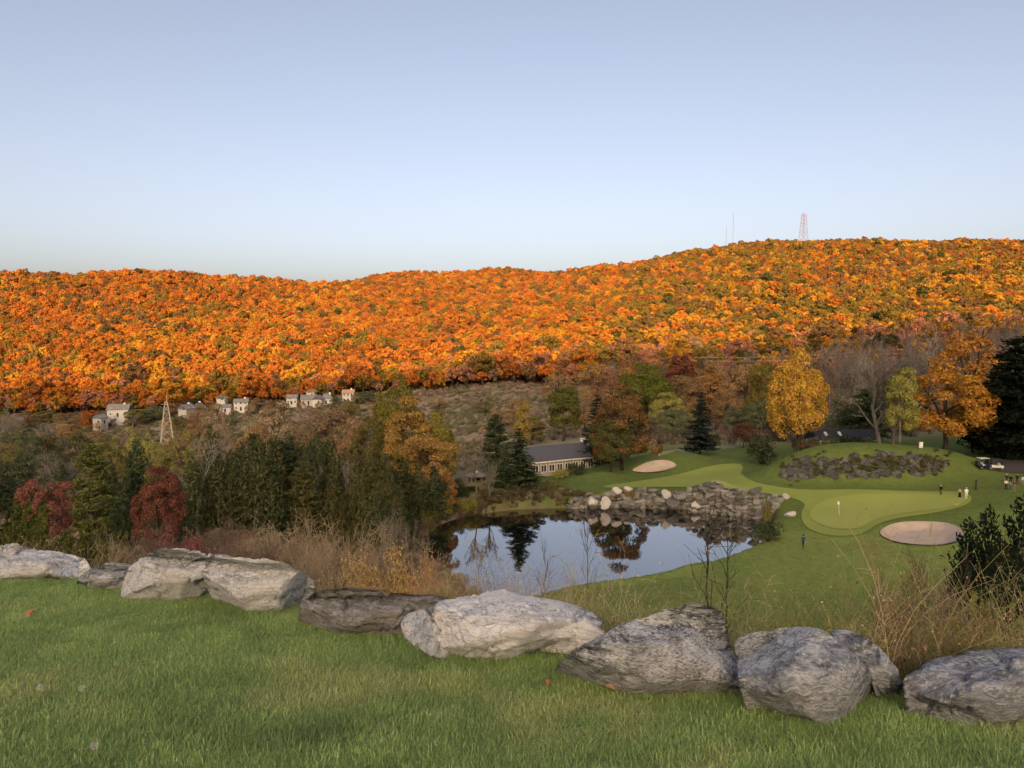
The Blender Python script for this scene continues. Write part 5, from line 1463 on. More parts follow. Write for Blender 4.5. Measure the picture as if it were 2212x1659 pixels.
# rocky face of the mound
_oc = empty('rock_outcrop', ground_px(1860, 1030, 100, 160)); _o0 = Vector(_oc.location)
tag(_oc, 'broken grey rock face in the front of the grassy mound', 'rock outcrop')
M_FACE = rock_mat('stone_outcrop', (0.022,0.023,0.022), (0.058,0.06,0.056), (0.15,0.15,0.14), 0.62, 0.9, 2.0, (0.05,0.055,0.022), 0.7, 0.45, vary=0.5)
FACE = [lump(360+i, 1, 0.8, s) for i, s in enumerate((0.9, 1.1, 0.8, 1.0, 0.7))]
for m_ in FACE: m_.materials.clear(); m_.materials.append(M_FACE)
for i in range(210):
    px = _rs.uniform(1690, 2044); mid = np.interp(px, [1690,1760,1880,1960,2040], [1024,1016,1013,1010,1004]); hh = np.interp(px, [1690,1730,1880,1980,2040], [9,18,22,23,9])
    row = mid + _rs.uniform(-hh, hh)
    x, y, z = ground_px(px, row, 105, 160); s = _rs.uniform(0.7, 1.5)
    link('rock', _rs.choice(FACE), _oc, (x-_o0.x, y+0.42*s-_o0.y, z-0.15*s-_o0.z), (_rs.uniform(-0.3, 0.3), _rs.uniform(-0.5, 0.5), _rs.uniform(-0.6, 0.6)), (s*0.9, s*0.9, s*1.15))

# ------------------------------------------------------------------ buildings
P_WHITE = plain('white_paint', (0.70,0.69,0.67), 0.5); P_SIDING = plain('white_siding', (0.46,0.46,0.45), 0.7); P_TAUPE = plain('taupe_siding', (0.30,0.265,0.235), 0.8); P_ROOF = plain('slate_roof', (0.085,0.092,0.112), 0.8, 0.3, 0.3, 3.0); P_SHINGLE = plain('grey_shingle', (0.20,0.195,0.19), 0.9, 0.2, 0.3, 2.0)
P_ROOFR = plain('reddish_roof', (0.42,0.24,0.17), 0.8, 0.3, 0.25); P_GREYW = plain('grey_siding', (0.36,0.36,0.36), 0.8); P_DARK = plain('dark_trim', (0.03,0.03,0.035), 0.6)
P_STEEL = plain('weathered_steel', (0.42,0.38,0.30), 0.5, 0.5, 0.2); P_REDW = plain('red_mast_paint', (0.20,0.10,0.09), 0.7); P_MAST = plain('grey_mast_paint', (0.16,0.155,0.155), 0.7); P_WOOD = plain('weathered_wood', (0.22,0.17,0.12), 0.8, 0.2, 0.3)
def glass_mat():
    m, t = new_mat('window_glass'); g = N(t); n = g.noise(g.coord('Object'), 1.5, 3)
    g.out(g.bsdf(g.mix(n, (0.02,0.025,0.03), (0.06,0.07,0.08)), 0.08, 0.6)); return m
P_GLASS = glass_mat()

def prism_roof(L, D, z0, h, over, hip=0.0, t=0.18):
    """gable or hipped roof with thickness: ridge along x"""
    a, b = L/2+over, D/2+over; r = a-hip
    top = [(-a,-b,z0),(a,-b,z0),(a,b,z0),(-a,b,z0),(-r,0,z0+h),(r,0,z0+h)]
    bot = [(x, y, z-t) for x, y, z in top]
    V = top+bot
    Q = [(0,1,5,4),(2,3,4,5),(7,6,10,11),(9,8,11,10),(0,6,7,1),(2,8,9,3)]
    T = [(3,0,4),(1,2,5),(6,9,10),(8,7,11)]
    Q += [(3,9,6,0),(1,7,8,2)]
    return MB().add(V, Q, T)

def window(parent, x, y, z, w, h, face=-1, arch=False, mull=1):
    """frame with its pane behind"""
    f = MB(); t = 0.09; yo = 0.05*face
    y0, y1 = sorted((y, y+yo*2))
    f.box(x-w/2, x-w/2+t, y0, y1, z, z+h).box(x+w/2-t, x+w/2, y0, y1, z, z+h).box(x-w/2+t, x+w/2-t, y0, y1, z, z+t).box(x-w/2+t, x+w/2-t, y0, y1, z+h-t, z+h)
    for i in range(mull):
        xm = x-w/2+w*(i+1)/(mull+1); f.box(xm-t/3, xm+t/3, y0+0.01, y1-0.01, z+t, z+h-t)
    if arch:
        n = 8
        for i in range(n):
            a0, a1 = math.pi*i/n, math.pi*(i+1)/n
            f.bar((x+math.cos(a0)*w/2, (y0+y1)/2, z+h+math.sin(a0)*w*0.35), (x+math.cos(a1)*w/2, (y0+y1)/2, z+h+math.sin(a1)*w*0.35), t*0.6)
    o = f.obj('window', P_WHITE, parent)
    ym = y+0.012*face
    MB().add([(x-w/2+t, ym, z+t), (x+w/2-t, ym, z+t), (x+w/2-t, ym, z+h-t), (x-w/2+t, ym, z+h-t)], [(0,1,2,3)]).obj('pane', P_GLASS, o)
    return o

# clubhouse: long low building with a hipped slate roof
def clubhouse():
    xl, yl = at(1148, 1000, 158)[:2]; xr, yr = at(1300, 985, 167)[:2]
    L = math.hypot(xr-xl, yr-yl); yaw = math.atan2(yr-yl, xr-xl); D = 9.5
    mx, my = (xl+xr)/2 - math.sin(yaw)*D/2, (yl+yr)/2 + math.cos(yaw)*D/2
    ze = at(1148, 999, 158)[2]; zb = ze-2.6
    e = empty('clubhouse', (mx, my, zb), yaw); tag(e, 'low taupe clubhouse with slate hipped roof and white arched windows behind the pond', 'clubhouse')
    w = MB().box(-L/2, L/2, -D/2, D/2, -1.2, 2.55).obj('wall', P_TAUPE, e)
    r = prism_roof(L, D, 2.6, 2.5, 0.5, 2.2).obj('roof', P_ROOF, e)
    MB().box(-L/2-0.55, L/2+0.55, -D/2-0.56, -D/2-0.50, 2.38, 2.62).obj('fascia', P_WHITE, r)
    MB().box(L/2-0.5, L/2+0.1, 1.2, 1.8, 3.2, 5.4).obj('chimney', P_GREYW, r)
    n = 9
    for i in range(n):
        x = -L/2 + L*(i+0.5)/n
        window(e, x, -D/2, 0.25, L/n*0.72, 1.55, -1, True, 1)
    MB().box(L/2, L/2+2.6, -D/2+0.3, D/2-2, -1.0, 2.2).obj('sunroom', P_WHITE, e)
    for i in range(3): window(e, L/2+0.45+0.85*i, -D/2+0.3, 0.2, 0.75, 1.7, -1, False, 0)
clubhouse()

def house(px, row_base, d, L, D, H, rh, yaw, wall, roof, label, hip=0.0, chimney=True, door=True, gable_front=False, wins=3, floors=2):
    L, D, H, rh = L*0.84, D*0.84, H*0.84, rh*0.95
    x, y, z = at(px, row_base, d); g_ = G(x, y)
    e = empty('house', (x, y, z), yaw); tag(e, label, 'house')
    b = MB().box(-L/2, L/2, -D/2, D/2, min(-0.5, g_-z-0.5), H)
    if hip == 0: b.add([(-L/2,-D/2,H),(-L/2,D/2,H),(-L/2,0,H+rh*0.97),(L/2,-D/2,H),(L/2,D/2,H),(L/2,0,H+rh*0.97)], [], [(0,2,1),(3,4,5)])
    b.obj('wall', wall, e)
    r = prism_roof(L, D, H+0.12, rh, 0.45, hip).obj('roof', roof, e)
    if chimney: MB().box(L*0.2, L*0.2+0.9, -0.2, 0.7, H+rh*0.5, H+rh+0.9).obj('chimney', P_WHITE, r)
    for f in range(floors):
        for i in range(wins):
            if door and f == 0 and i == wins//2: continue
            window(e, -L/2+L*(i+0.5)/wins, -D/2, 0.9+f*2.7, 1.1, 1.35, -1, False, 1)
    if hip == 0:
        for s in (-1, 1):
            f = MB(); yy = s*D/5; X = s*(L/2); a, c = sorted((X, X+0.1*s))
            f.box(a, c, yy-0.5, yy+0.5, 0.9+2.7*(floors-1), 2.2+2.7*(floors-1)).obj('window', P_GLASS, e)
    if door: 
        dd = MB().box(-0.5, 0.5, -D/2-0.06, -D/2, 0, 2.1).obj('door', P_DARK, e)
        MB().box(0.32, 0.4, -D/2-0.12, -D/2-0.06, 1.0, 1.1).obj('handle', P_STEEL, dd)
    return e
house(259, 899, 420, 13, 8, 4.6, 3.0, 0.15, P_SIDING, P_SHINGLE, 'white house with a long grey roof behind a small bare tree')
house(217, 916, 400, 5.5, 6.5, 4.0, 1.8, 1.25, P_GREYW, P_SHINGLE, 'grey gabled barn beside the long-roofed white house', chimney=False, wins=2, floors=1)
house(404, 898, 425, 8, 7, 4.8, 2.6, 1.2, P_GREYW, P_SHINGLE, 'dark-roofed gabled house just right of the lattice pylon', wins=2)
house(430, 897, 432, 7, 7, 4.4, 3.6, 1.5, P_SIDING, P_SHINGLE, 'white steep-gabled house next to the dark-roofed one', wins=2)
house(487, 890, 425, 7, 5.5, 3.2, 1.7, 0.3, P_SIDING, P_SHINGLE, 'small white garage-like house left of the two-storey one', chimney=False, wins=2, floors=1)
house(480, 876, 446, 5, 6, 5.0, 2.0, 1.5, P_SIDING, P_SHINGLE, 'white gable peeping over the small garage-like house', chimney=False, wins=2)
house(522, 886, 430, 9, 7, 5.6, 1.9, 0.2, P_SIDING, P_SHINGLE, 'white two-storey house standing alone in the village', wins=3)
house(632, 873, 440, 7, 7, 4.4, 2.0, 0.1, P_SIDING, P_SHINGLE, 'leftmost white house of the clustered group', wins=3, chimney=False)
house(668, 873, 436, 10, 8, 3.4, 2.6, 0.15, P_GREYW, P_SHINGLE, 'dark-roofed low house in the middle of the clustered group', wins=3, floors=1, chimney=False)
house(688, 873, 432, 6, 6, 3.4, 2.4, 1.45, P_SIDING, P_SHINGLE, 'white gabled wing right of the low dark-roofed house', wins=2, floors=1, chimney=False)
house(673, 858, 456, 5, 6, 3.6, 2.0, 1.45, P_SIDING, P_ROOFR, 'peach gable behind the clustered houses', wins=2, floors=1, chimney=False)
house(706, 872, 438, 8, 7.5, 3.6, 2.8, 0.1, P_SIDING, P_SHINGLE, 'hip-roofed white house with a tall chimney', hip=2.4, wins=3, floors=1)
house(753, 868, 440, 7.5, 7, 6.0, 2.2, 0.1, P_SIDING, P_ROOFR, 'tall white house with a reddish roof at the right of the village', wins=3)
house(41, 917, 420, 5, 5, 2.6, 1.8, 1.4, P_SIDING, P_SHINGLE, 'small white gable at the left edge of the village', wins=2, floors=1, chimney=False)

# house behind the mound: dark roof with skylights
def skylight_house():
    x, y, z = at(1818, 945, 180); e = empty('house', (x, y, z-2.6), 0.08); tag(e, 'low dark-roofed house with skylights behind the mound', 'house')
    MB().box(-7, 7, -3.5, 3.5, -0.5, 2.3).obj('wall', P_GREYW, e)
    r = prism_roof(14, 7, 2.4, 2.2, 0.5).obj('roof', P_DARK, e)
    MB().box(-7.5, 7.5, -4.08, -4.02, 2.2, 2.42).obj('fascia', P_WHITE, r)
    for sx in (-5.2, -1.8):
        MB().add([(sx,-2.35,3.6),(sx+0.6,-2.35,3.6),(sx+0.6,-1.35,4.2),(sx,-1.35,4.2),(sx,-2.4,3.3),(sx+0.6,-2.4,3.3),(sx+0.6,-1.3,3.9),(sx,-1.3,3.9)], [(0,1,2,3),(0,4,5,1),(1,5,6,2),(2,6,7,3),(3,7,4,0)]).obj('skylight', P_WHITE, r)
    for i in range(3): window(e, -4.5+4.5*i, -3.5, 0.8, 1.2, 1.2)
skylight_house()

def gazebo():
    x, y, z = on_ground(1030, 135); zt = at(1030, 1018, 135)[2]
    e = empty('gazebo', (x, y, z)); tag(e, 'small six-sided gazebo with grey roof left of the pond end', 'gazebo')
    h = zt-z; he = h*0.62; R = 1.9
    a = [(R*math.cos(i*math.pi/3), R*math.sin(i*math.pi/3)) for i in range(6)]
    V = [(p*1.15, q*1.15, he) for p, q in a]+[(p*1.15, q*1.15, he-0.12) for p, q in a]+[(0, 0, h*0.93), (0, 0, he)]
    r = MB().add(V, [(6+i, 6+(i+1) % 6, (i+1) % 6, i) for i in range(6)], [(i, (i+1) % 6, 12) for i in range(6)]+[(6+(i+1) % 6, 6+i, 13) for i in range(6)]).obj('roof', P_SHINGLE, e)
    MB().tube([(0, 0, h*0.90), (0, 0, h)], [0.28, 0.22], 6).obj('cupola', P_WHITE, r)
    for p, q in a: MB().bar((p*0.9, q*0.9, -0.4), (p*0.9, q*0.9, he-0.1), 0.1).obj('post', P_WOOD, e)
    for i in range(6):
        p, q = a[i], a[(i+1) % 6]; MB().bar((p[0]*0.88, p[1]*0.88, 0.9), (q[0]*0.88, q[1]*0.88, 0.9), 0.05).obj('rail', P_WOOD, e)
gazebo()

# ------------------------------------------------------------------ towers and lines
def lattice(name, base, H, w0, w1, n, t, mat, label, cat, mast=0.0, yaw=0.5):
    e = empty(name, base, yaw); tag(e, label, cat)
    cs = [(-1,-1),(1,-1),(1,1),(-1,1)]
    def c(i, z): w = (w0+(w1-w0)*z/H)/2; return (cs[i % 4][0]*w, cs[i % 4][1]*w, z)
    for i in range(4): MB().bar(c(i, -1), c(i, H), t).obj('leg', mat, e)
    for i in range(4):
        b = MB()
        zs = H*(1-(1-np.linspace(0, 1, n+1))**1.25) if w1 < w0 else np.linspace(0, H, n+1)
        for k in range(n):
            b.bar(c(i, zs[k]), c(i+1, zs[k+1]), t*0.5).bar(c(i+1, zs[k]), c(i, zs[k+1]), t*0.5)
            if k % 2 == 0: b.bar(c(i, zs[k+1]), c(i+1, zs[k+1]), t*0.5)
        b.obj('bracing', mat, e)
    return e
_b = on_ground(362, 318); _H = at(362, 868, 318)[2]-_b[2]
_py = lattice('lattice_pylon', _b, _H, 6.2, 1.0, 7, 0.16, P_STEEL, 'tall tapering steel lattice pylon in front of the village', 'pylon')
MB().bar((0.3, 0, _H), (0.3, 0, _H+3.2), 0.12).obj('spike', P_STEEL, _py)
MB().bar((-2.2, 0, _H-1.0), (2.2, 0, _H-1.0), 0.12).obj('cross_arm', P_STEEL, _py)
_b2 = on_ground(1458, 372); _H2 = at(1458, 767, 372)[2]-_b2[2]
_py2 = lattice('lattice_pylon', _b2, _H2, 2.4, 1.3, 9, 0.13, P_STEEL, 'slim steel lattice pylon above the trees behind the spruce', 'pylon', yaw=0.2)
MB().bar((-2.4, 0, _H2-0.8), (2.4, 0, _H2-0.8), 0.12).obj('cross_arm', P_STEEL, _py2)
def wire(pts, label):
    t = MB(); P = [Vector(at(*p)) for p in pts]
    for a, b in zip(P[:-1], P[1:]):
        q = []
        for i in range(13):
            f = i/12; v = a.lerp(b, f); v.z -= (a-b).length*0.018*4*f*(1-f); q.append(tuple(v))
        t.tube(q, 0.07, 4)
    tag(t.obj('power_line', P_STEEL), label, 'power line')
wire([(1085,806,520),(1458,770,372),(1900,756,330),(2330,726,300)], 'upper power line sagging across the foot of the right hill')
wire([(1085,813,520),(1458,778,372),(1900,764,330),(2330,735,300)], 'lower power line running just below the upper one')
_tb = on_ground(1735, 1288); _tH = at(1732, 461, 1288)[2]-_tb[2]
lattice('radio_tower', _tb, _tH, 12.0, 5.0, 8, 0.24, P_REDW, 'red and white lattice tower on the summit of the right hill', 'tower', yaw=0.3)
for px, top, lab in [(1583, 458, 'taller thin radio mast left of the lattice tower on the hilltop'), (1568, 486, 'shorter thin radio mast on the hilltop')]:
    b = on_ground(px, 1262); H = at(px, top, 1262)[2]-b[2]
    e = empty('radio_mast', b); tag(e, lab, 'mast')
    for k in range(6):
        MB().tube([(0, 0, H*k/6-1), (0, 0, H*(k+1)/6-1)], 0.36-0.02*k, 5).obj('section', P_REDW if k % 2 == 0 else P_MAST, e)

# ------------------------------------------------------------------ golf course furniture
def flag():
    x, y, z = ground_px(1813, 1115, 90, 140); e = empty('golf_flag', (x, y, z+0.1)); tag(e, 'white golf flag leaning on the putting green', 'flag')
    MB().tube([(0, 0, 0), (-0.16, 0, 2.25)], [0.035, 0.03], 6).obj('pole', P_WHITE, e)
    V, Q = [], []
    for i in range(5):
        f = i/4; V += [(-0.16+0.02*math.sin(f*5)+0.34*f-0.15, 0.05*math.sin(f*6), 2.25-0.12*f-0.05), (-0.16+0.34*f-0.17, 0.05*math.sin(f*6+0.5), 1.75-0.05*f)]
    Q = [(2*i, 2*i+2, 2*i+3, 2*i+1) for i in range(4)]
    MB().add(V, Q).obj('cloth', P_WHITE, e)
    a = np.linspace(0, 2*math.pi, 13)[:-1]
flag()
def post(px, row, d, h, r, label, mat, name='marker_post', cap=True):
    x, y, z = ground_px(px, row, d-25, d+25); e = empty(name, (x, y, z)); tag(e, label, 'post')
    MB().tube([(0, 0, -0.2), (0, 0, h)], r, 8).obj('post', mat, e)
    if cap: MB().tube([(0, 0, h), (0, 0, h+0.08)], [r*1.25, r*0.6], 8).obj('cap', mat, e)
post(1424, 984, 165, 1.9, 0.16, 'pale yellow post at the edge of the far fairway', plain('cream_paint', (0.62,0.58,0.38)))
post(2108, 1058, 122, 1.6, 0.13, 'thin dark post right of the players on the green', P_DARK)
def sign_box():
    x, y, z = ground_px(1989, 972, 120, 165); e = empty('tee_sign', (x, y, z)); tag(e, 'white box-shaped tee sign on the right shoulder of the mound', 'sign')
    for s in (-0.2, 0.2): MB().box(s-0.04, s+0.04, -0.04, 0.04, -0.2, 0.45).obj('leg', P_WOOD, e)
    MB().box(-0.33, 0.33, -0.09, 0.09, 0.4, 1.35).obj('panel', P_WHITE, e); MB().box(-0.38, 0.38, -0.14, 0.14, 1.36, 1.44).obj('cap', P_WHITE, e)
sign_box()
def board():
    x, y, z = on_ground(1258, 174); zt = at(1257, 946, 174)[2]
    e = empty('backboard', (x, y, z)); tag(e, 'white board on a post above the clubhouse roof', 'backboard')
    MB().bar((0, 0, -0.3), (0, 0, zt-z-0.4), 0.07).obj('post', P_WHITE, e); MB().box(-0.55, 0.55, -0.14, -0.09, zt-z-0.75, zt-z).obj('panel', P_WHITE, e)
    MB().bar((0, -0.1, zt-z-0.6), (0, 0.05, zt-z-1.1), 0.04).obj('brace', P_WHITE, e)
board()
def fence():
    a = on_ground(1555, 205); b = on_ground(1645, 196); e = empty('fence', a); tag(e, 'dark post and rail fence behind the far fairway', 'fence')
    n = 9; D = Vector(b)-Vector(a)
    for i in range(n):
        p = D*(i/(n-1)); MB().bar((p.x, p.y, p.z-0.3), (p.x, p.y, p.z+2.3), 0.06).obj('post', P_DARK, e)
    for h in (0.6, 1.4, 2.2): MB().bar((0, 0, h), (D.x, D.y, D.z+h), 0.03).obj('rail', P_DARK, e)
fence()
PATH = smooth_poly(np.array([ground_px(px, py, 90, 260)[:2] for px, py in [(2100,1008),(2140,1018),(2212,1022),(2330,1030),(2330,990),(2212,984),(2160,992)]]), 2)
sheet('cart_path', PATH, 0.09, plain('asphalt', (0.075,0.07,0.068), 0.9, 0.1, 0.2), 0.8, 'grey asphalt cart path at the right edge', 'path')

def cart(px, row, d, yaw, body, label):
    x, y, z = ground_px(px, row, d-20, d+25); e = empty('golf_cart', (x, y, z+0.1), yaw); tag(e, label, 'golf cart')
    b = MB()
    prof = [(-1.15,0.35),(-1.15,0.75),(-0.55,0.82),(-0.5,0.45),(0.35,0.40),(0.55,0.85),(1.0,0.78),(1.2,0.55),(1.2,0.35)]
    n = len(prof); V = [(p[0], -0.58, p[1]) for p in prof]+[(p[0], 0.58, p[1]) for p in prof]
    b.add(V, [(i, (i+1) % n, n+(i+1) % n, n+i) for i in range(n)], [(0, i+1, i) for i in range(1, n-1)]+[(n, n+i, n+i+1) for i in range(1, n-1)])
    b.obj('body', body, e)
    MB().box(-0.5, 0.1, -0.52, 0.52, 0.55, 0.72).obj('seat', P_WHITE, e); MB().box(-0.6, -0.48, -0.52, 0.52, 0.74, 1.15).obj('backrest', P_WHITE, e)
    MB().box(-0.95, 0.75, -0.62, 0.62, 1.80, 1.88).obj('canopy', P_WHITE if body is not P_WHITE else P_DARK, e)
    for sx, ex in ((-0.85, -0.85), (0.72, 0.62)):
        for sy in (-0.55, 0.55): MB().bar((sx, sy, 0.75), (ex, sy, 1.8), 0.03).obj('roof_post', P_DARK, e)
    MB().add([(0.74,-0.5,0.85),(0.74,0.5,0.85),(0.63,0.5,1.75),(0.63,-0.5,1.75)], [(0,1,2,3)]).obj('windscreen', P_GLASS, e)
    for sx in (-0.8, 0.85):
        for sy in (-0.6, 0.6):
            w_ = MB().tube([(sx, sy-0.1, 0.23), (sx, sy+0.1, 0.23)], 0.23, 14).obj('wheel', P_DARK, e); MB().tube([(sx, sy-0.108, 0.23), (sx, sy+0.108, 0.23)], 0.11, 10).obj('hub', P_STEEL, w_)
    MB().tube([(0.45, -0.25, 0.8), (0.25, -0.25, 1.05)], 0.025, 5).obj('steering_column', P_DARK, e)
    MB().box(-1.3, -1.0, -0.4, 0.4, 0.78, 1.35).obj('bag_rack', P_DARK, e)
P_NAVY = plain('navy_paint', (0.02,0.025,0.05), 0.3, 0.5)
cart(2124, 1013, 136, 0.1, P_NAVY, 'dark golf cart parked left of a paler one on the path')
cart(2150, 1015, 134, 2.9, P_WHITE, 'white golf cart parked right of the dark one on the path')

# ------------------------------------------------------------------ people
def cloth(name, c): return plain(name, c, 0.85, 0.1, 0.12, 20)
SKIN = plain('skin', (0.50,0.32,0.24), 0.6, 0.3, 0.08); C_ = dict(black=cloth('black_cloth',(0.012,0.012,0.013)), navy=cloth('navy_cloth',(0.02,0.028,0.06)), blue=cloth('blue_cloth',(0.03,0.06,0.16)), white=cloth('white_cloth',(0.72,0.72,0.69)), peach=cloth('peach_cloth',(0.55,0.33,0.25)), grey=cloth('grey_cloth',(0.2,0.2,0.21)), pink=cloth('pink_cloth',(0.55,0.47,0.46)), plum=cloth('plum_cloth',(0.16,0.03,0.05)), denim=cloth('denim',(0.06,0.08,0.12)))
HAIR = plain('hair', (0.05,0.03,0.02), 0.6); HAIRG = plain('grey_hair', (0.45,0.42,0.38), 0.6)
def hand_mesh():
    b = MB(); b.box(-0.042, 0.042, -0.014, 0.014, -0.10, 0.0)
    for i, (x, l) in enumerate([(-0.032, 0.066), (-0.011, 0.078), (0.011, 0.073), (0.032, 0.058)]):
        b.tube([(x, 0, -0.095), (x, 0.012, -0.095-l*0.5), (x, 0.034, -0.095-l*0.9)], [0.010, 0.009, 0.007], 5)
    b.tube([(-0.04, 0.0, -0.03), (-0.066, 0.018, -0.065), (-0.06, 0.034, -0.095)], [0.012, 0.011, 0.008], 5)
    return b.mesh('hand', SKIN, True)
HAND = hand_mesh()
def person(px, row, d, h, yaw, top, legs, label, hair=HAIR, pose='stand', hat=None, shoes='black', sleeves=True, loc=None, skirt=False):
    x, y, z = loc or ground_px(px, row, d-16, d+16)
    s = h/1.75
    J = dict(pel=(0,0,0.96), waist=(0,0.01,1.10), chest=(0,0.0,1.30), neck=(0,0.0,1.48), jaw=(0,0.02,1.57), head=(0,0.015,1.66), crown=(0,0.0,1.73))
    a = {}
    for sd_, n in ((-1, 'L'), (1, 'R')):
        st = 0.05 if pose == 'walk' else 0.0; fw = sd_*0.16 if pose == 'walk' else sd_*0.02
        a.update({'sh'+n: (sd_*0.19, 0, 1.42), 'hip'+n: (sd_*0.095, 0, 0.90), 'kn'+n: (sd_*0.10, fw*0.6+0.03, 0.50), 'an'+n: (sd_*0.105, fw-0.02, 0.09), 'to'+n: (sd_*0.115, fw+0.13, 0.035)})
        if pose == 'fold': a.update({'el'+n: (sd_*0.25, 0.04, 1.15), 'wr'+n: (sd_*0.06, 0.22, 1.12)})
        elif pose == 'club': a.update({'el'+n: (sd_*0.22, 0.12, 1.15), 'wr'+n: (sd_*0.03, 0.27, 0.92)})
        else: a.update({'el'+n: (sd_*0.25, -0.02-fw*0.4, 1.14), 'wr'+n: (sd_*0.245, 0.06-fw*0.9, 0.90)})
    J.update(a)
    rad = dict(pel=(0.15,0.11), waist=(0.135,0.10), chest=(0.165,0.115), neck=(0.055,0.058), jaw=(0.065,0.075), head=(0.08,0.098), crown=(0.05,0.06), sh=(0.07,0.065), el=(0.045,0.045), wr=(0.03,0.03), hip=(0.09,0.09), kn=(0.058,0.06), an=(0.04,0.045), to=(0.042,0.028))
    names = list(J); ix = {k: i for i, k in enumerate(names)}
    E = [('pel','waist'),('waist','chest'),('chest','neck'),('neck','jaw'),('jaw','head'),('head','crown')]
    for n in 'LR': E += [('chest','sh'+n),('sh'+n,'el'+n),('el'+n,'wr'+n),('pel','hip'+n),('hip'+n,'kn'+n),('kn'+n,'an'+n),('an'+n,'to'+n)]
    me = bpy.data.meshes.new('body'); me.from_pydata([J[k] for k in names], [(ix[p], ix[q]) for p, q in E], [])
    tmp = bpy.data.objects.new('body_tmp', me); COL.objects.link(tmp)
    md = tmp.modifiers.new('skin', 'SKIN'); md.use_smooth_shade = True
    for k in names:
        v = me.skin_vertices[0].data[ix[k]]; v.radius = rad[k] if k in rad else rad[k[:-1]]; v.use_root = (k == 'pel')
    tmp.modifiers.new('sub', 'SUBSURF').levels = 1
    dg = bpy.context.evaluated_depsgraph_get(); dg.update()
    bm_ = bpy.data.meshes.new_from_object(tmp.evaluated_get(dg)); bpy.data.objects.remove(tmp)
    bm_.name = 'body'; bm_.materials.clear()
    for m_ in (SKIN, C_[top], C_[legs], C_[shoes]): bm_.materials.append(m_)
    for p in bm_.polygons:
        c = p.center
        if c.z < 0.085: k = 3
        elif c.z > 1.475: k = 0
        elif abs(c.x) > 0.19 or (c.y > 0.14 and c.z > 0.85): k = 1 if sleeves or c.z > 1.30 else 0
        else: k = 2 if c.z < 0.98 else 1
        p.material_index = k; p.use_smooth = True
    e = empty('person', (x, y, z+0.02), yaw, (s, s, s)); tag(e, label, 'person')
    link('body', bm_, e)
    for sd_, n in ((-1, 'L'), (1, 'R')):
        w_ = Vector(J['wr'+n]); f_ = (w_-Vector(J['el'+n])).normalized()
        q = Vector((0, 0, -1)).rotation_difference(f_).to_euler()
        link('hand', HAND, e, w_, q, (1 if sd_ > 0 else -1, 1, 1))
    V, T_ = ICO2; k = V[:, 2] > -0.35 - 0.5*(V[:, 1] < 0)
    keep = k[T_].all(1)
    hm = mesh_np('hair', V*np.array([0.098, 0.115, 0.10])+[0, -0.012, 1.668], T_[keep], [hair if hat is None else C_[hat]], None, True)
    link('hair' if hat is None else 'cap', hm, e)
    if hat: MB().box(-0.07, 0.07, 0.08, 0.19, 1.675, 1.69).obj('cap_brim', C_[hat], e)
    if skirt:
        n = 14; t = MB()
        t.tube([(0, 0, 1.0), (0, 0, 0.6), (0, 0.01, 0.12)], [0.15, 0.19, 0.23], n).obj('skirt', C_[legs], e)
    return e
person(1735, 1185, 97, 1.8, 0.15, 'blue', 'navy', 'person in a dark blue jacket walking on the lawn left of the near bunker', pose='walk', hat='navy')
person(2032, 1071, 119, 1.78, 3.0, 'black', 'black', 'person in black standing on the putting green', HAIRG, 'club')
person(2073, 1076, 117, 1.65, 2.2, 'peach', 'black', 'person in peach top and long black skirt beside the one in white', pose='fold', sleeves=False, skirt=True)
person(2087, 1078, 116, 1.85, 2.6, 'white', 'white', 'person all in white with a white cap on the putting green', pose='club', hat='white', shoes='white')
person(1532, 1208, 101, 1.75, 0.3, 'pink', 'grey', 'person in a pale pink shirt at the near edge of the pond', hat='grey', loc=(at(1532, 1212, 99)[0], 99.5, max(G(at(1532, 1212, 99)[0], 99.5), WATER_Z)))
for px, row, d, top, legs, hr, lab in [
 (2174,1045,127,'navy','navy',HAIRG,'grey-haired person in navy, tallest at the left of the spectators'),(2183,1047,126,'black','black',HAIR,'person in black behind the seated-looking spectators'),
 (2197,1046,127,'black','navy',HAIR,'person in black at the back right of the spectators'),(2209,1049,126,'white','grey',HAIR,'person in white cut off at the right edge'),
 (2173,1059,121,'white','black',HAIR,'small person in white at the front left of the spectators'),(2182,1061,120,'grey','denim',HAIR,'person in grey in the middle front of the spectators'),(2191,1061,120,'plum','grey',HAIR,'person in dark red at the front right of the spectators')]:
    person(px, row, d, _rs.uniform(1.62, 1.82), 2.4+_rs.uniform(-0.5, 0.5), top, legs, lab, hr, _rs.choice(['stand', 'fold']), shoes='white' if row > 1055 else 'black')

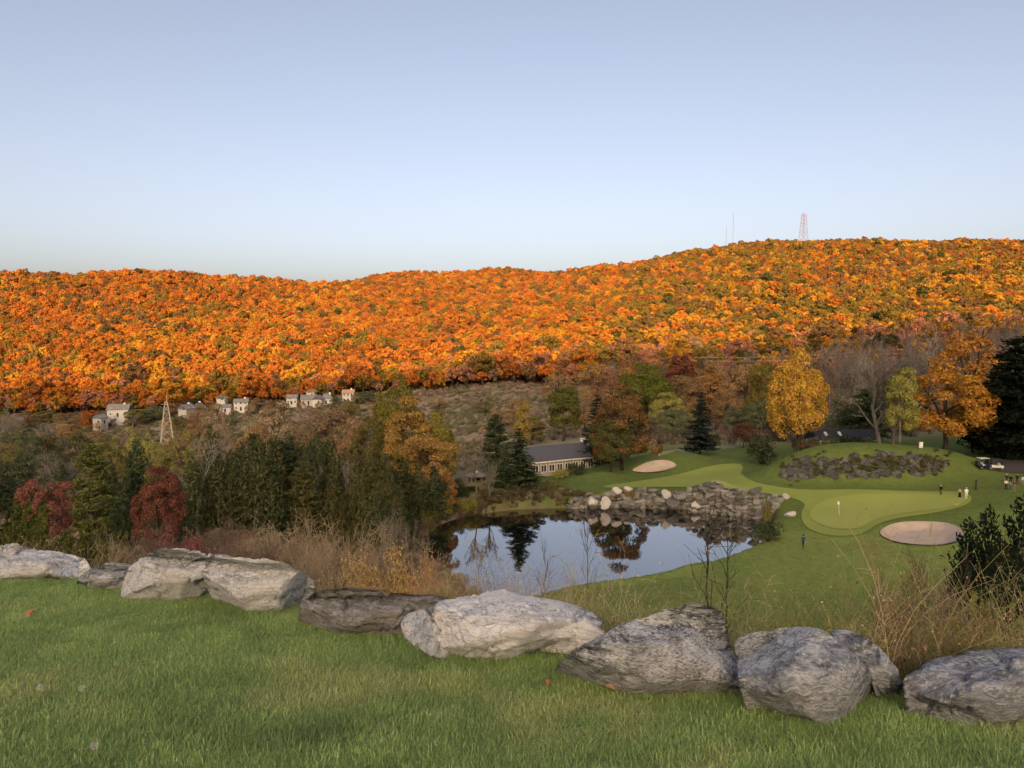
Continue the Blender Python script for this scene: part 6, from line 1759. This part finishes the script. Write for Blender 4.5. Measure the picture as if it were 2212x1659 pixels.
# ------------------------------------------------------------------ small things in the lawn
P_DOWN = leaf_mat('dandelion_down', False, 0.4, 0.8, 1.1); P_STALK = plain('stalk', (0.16,0.20,0.06), 0.6)
def dandelion(px, row, lab):
    a, b, c = ray(px, row+45); d = -1.45/(c/b+0.15); x = a/b*d; z = G(x, d); zt = at(px, row, d)[2]
    e = empty('dandelion_clock', (x, d, z)); tag(e, lab, 'dandelion')
    h = zt-z; MB().tube([(0, 0, 0), (0.01, 0, h*0.5), (0, 0, h)], 0.0022, 5).obj('stalk', P_STALK, e)
    rg = np.random.RandomState(int(px)); n = 190; dr = sph(rg, n)
    V, Q = diamonds(dr*0.017*rg.uniform(0.7, 1.05, (n, 1))+[0, 0, h], sph(rg, n), dr, 0.006, 0.0012)
    o = link('seed_head', mesh_np('seed_head', V, Q, [P_DOWN]), e); o.color = (0.6, 0.6, 0.56, 1)
dandelion(89, 1485, 'dandelion seed head in the lawn at the lower left'); dandelion(205, 1611, 'dandelion seed head near the bottom edge'); dandelion(178, 1487, 'fainter dandelion seed head right of the first')
def fallen_leaf(px, row, size, col, lab):
    a, b, c = ray(px, row); d = -1.40/(c/b+0.15); x = a/b*d
    n = 11; V = [(0, 0, 0.0)]
    for i in range(n):
        t = 2*math.pi*i/n; r = size*(0.55+0.45*abs(math.cos(2.5*t))); V.append((math.cos(t)*r, math.sin(t)*r*0.7, 0.25*size*math.sin(t*2)+0.2*r))
    o = MB().add(V, [], [(0, 1+i, 1+(i+1) % n) for i in range(n)]).obj('fallen_leaf', LEAF, None, loc=(x, d, G(x, d)+0.05), rot=(0.5, 0.2, px))
    o.color = (*col, 1); tag(o, lab, 'leaf')
fallen_leaf(68, 1326, 0.06, (0.42,0.24,0.12), 'tan fallen leaf in the lawn below the left boulders')
fallen_leaf(1186, 1470, 0.03, (0.40,0.19,0.09), 'orange fallen leaf at the tip of the speckled boulder')
fallen_leaf(1320, 1480, 0.05, (0.40,0.28,0.15), 'dry tan leaf lying against the speckled boulder')
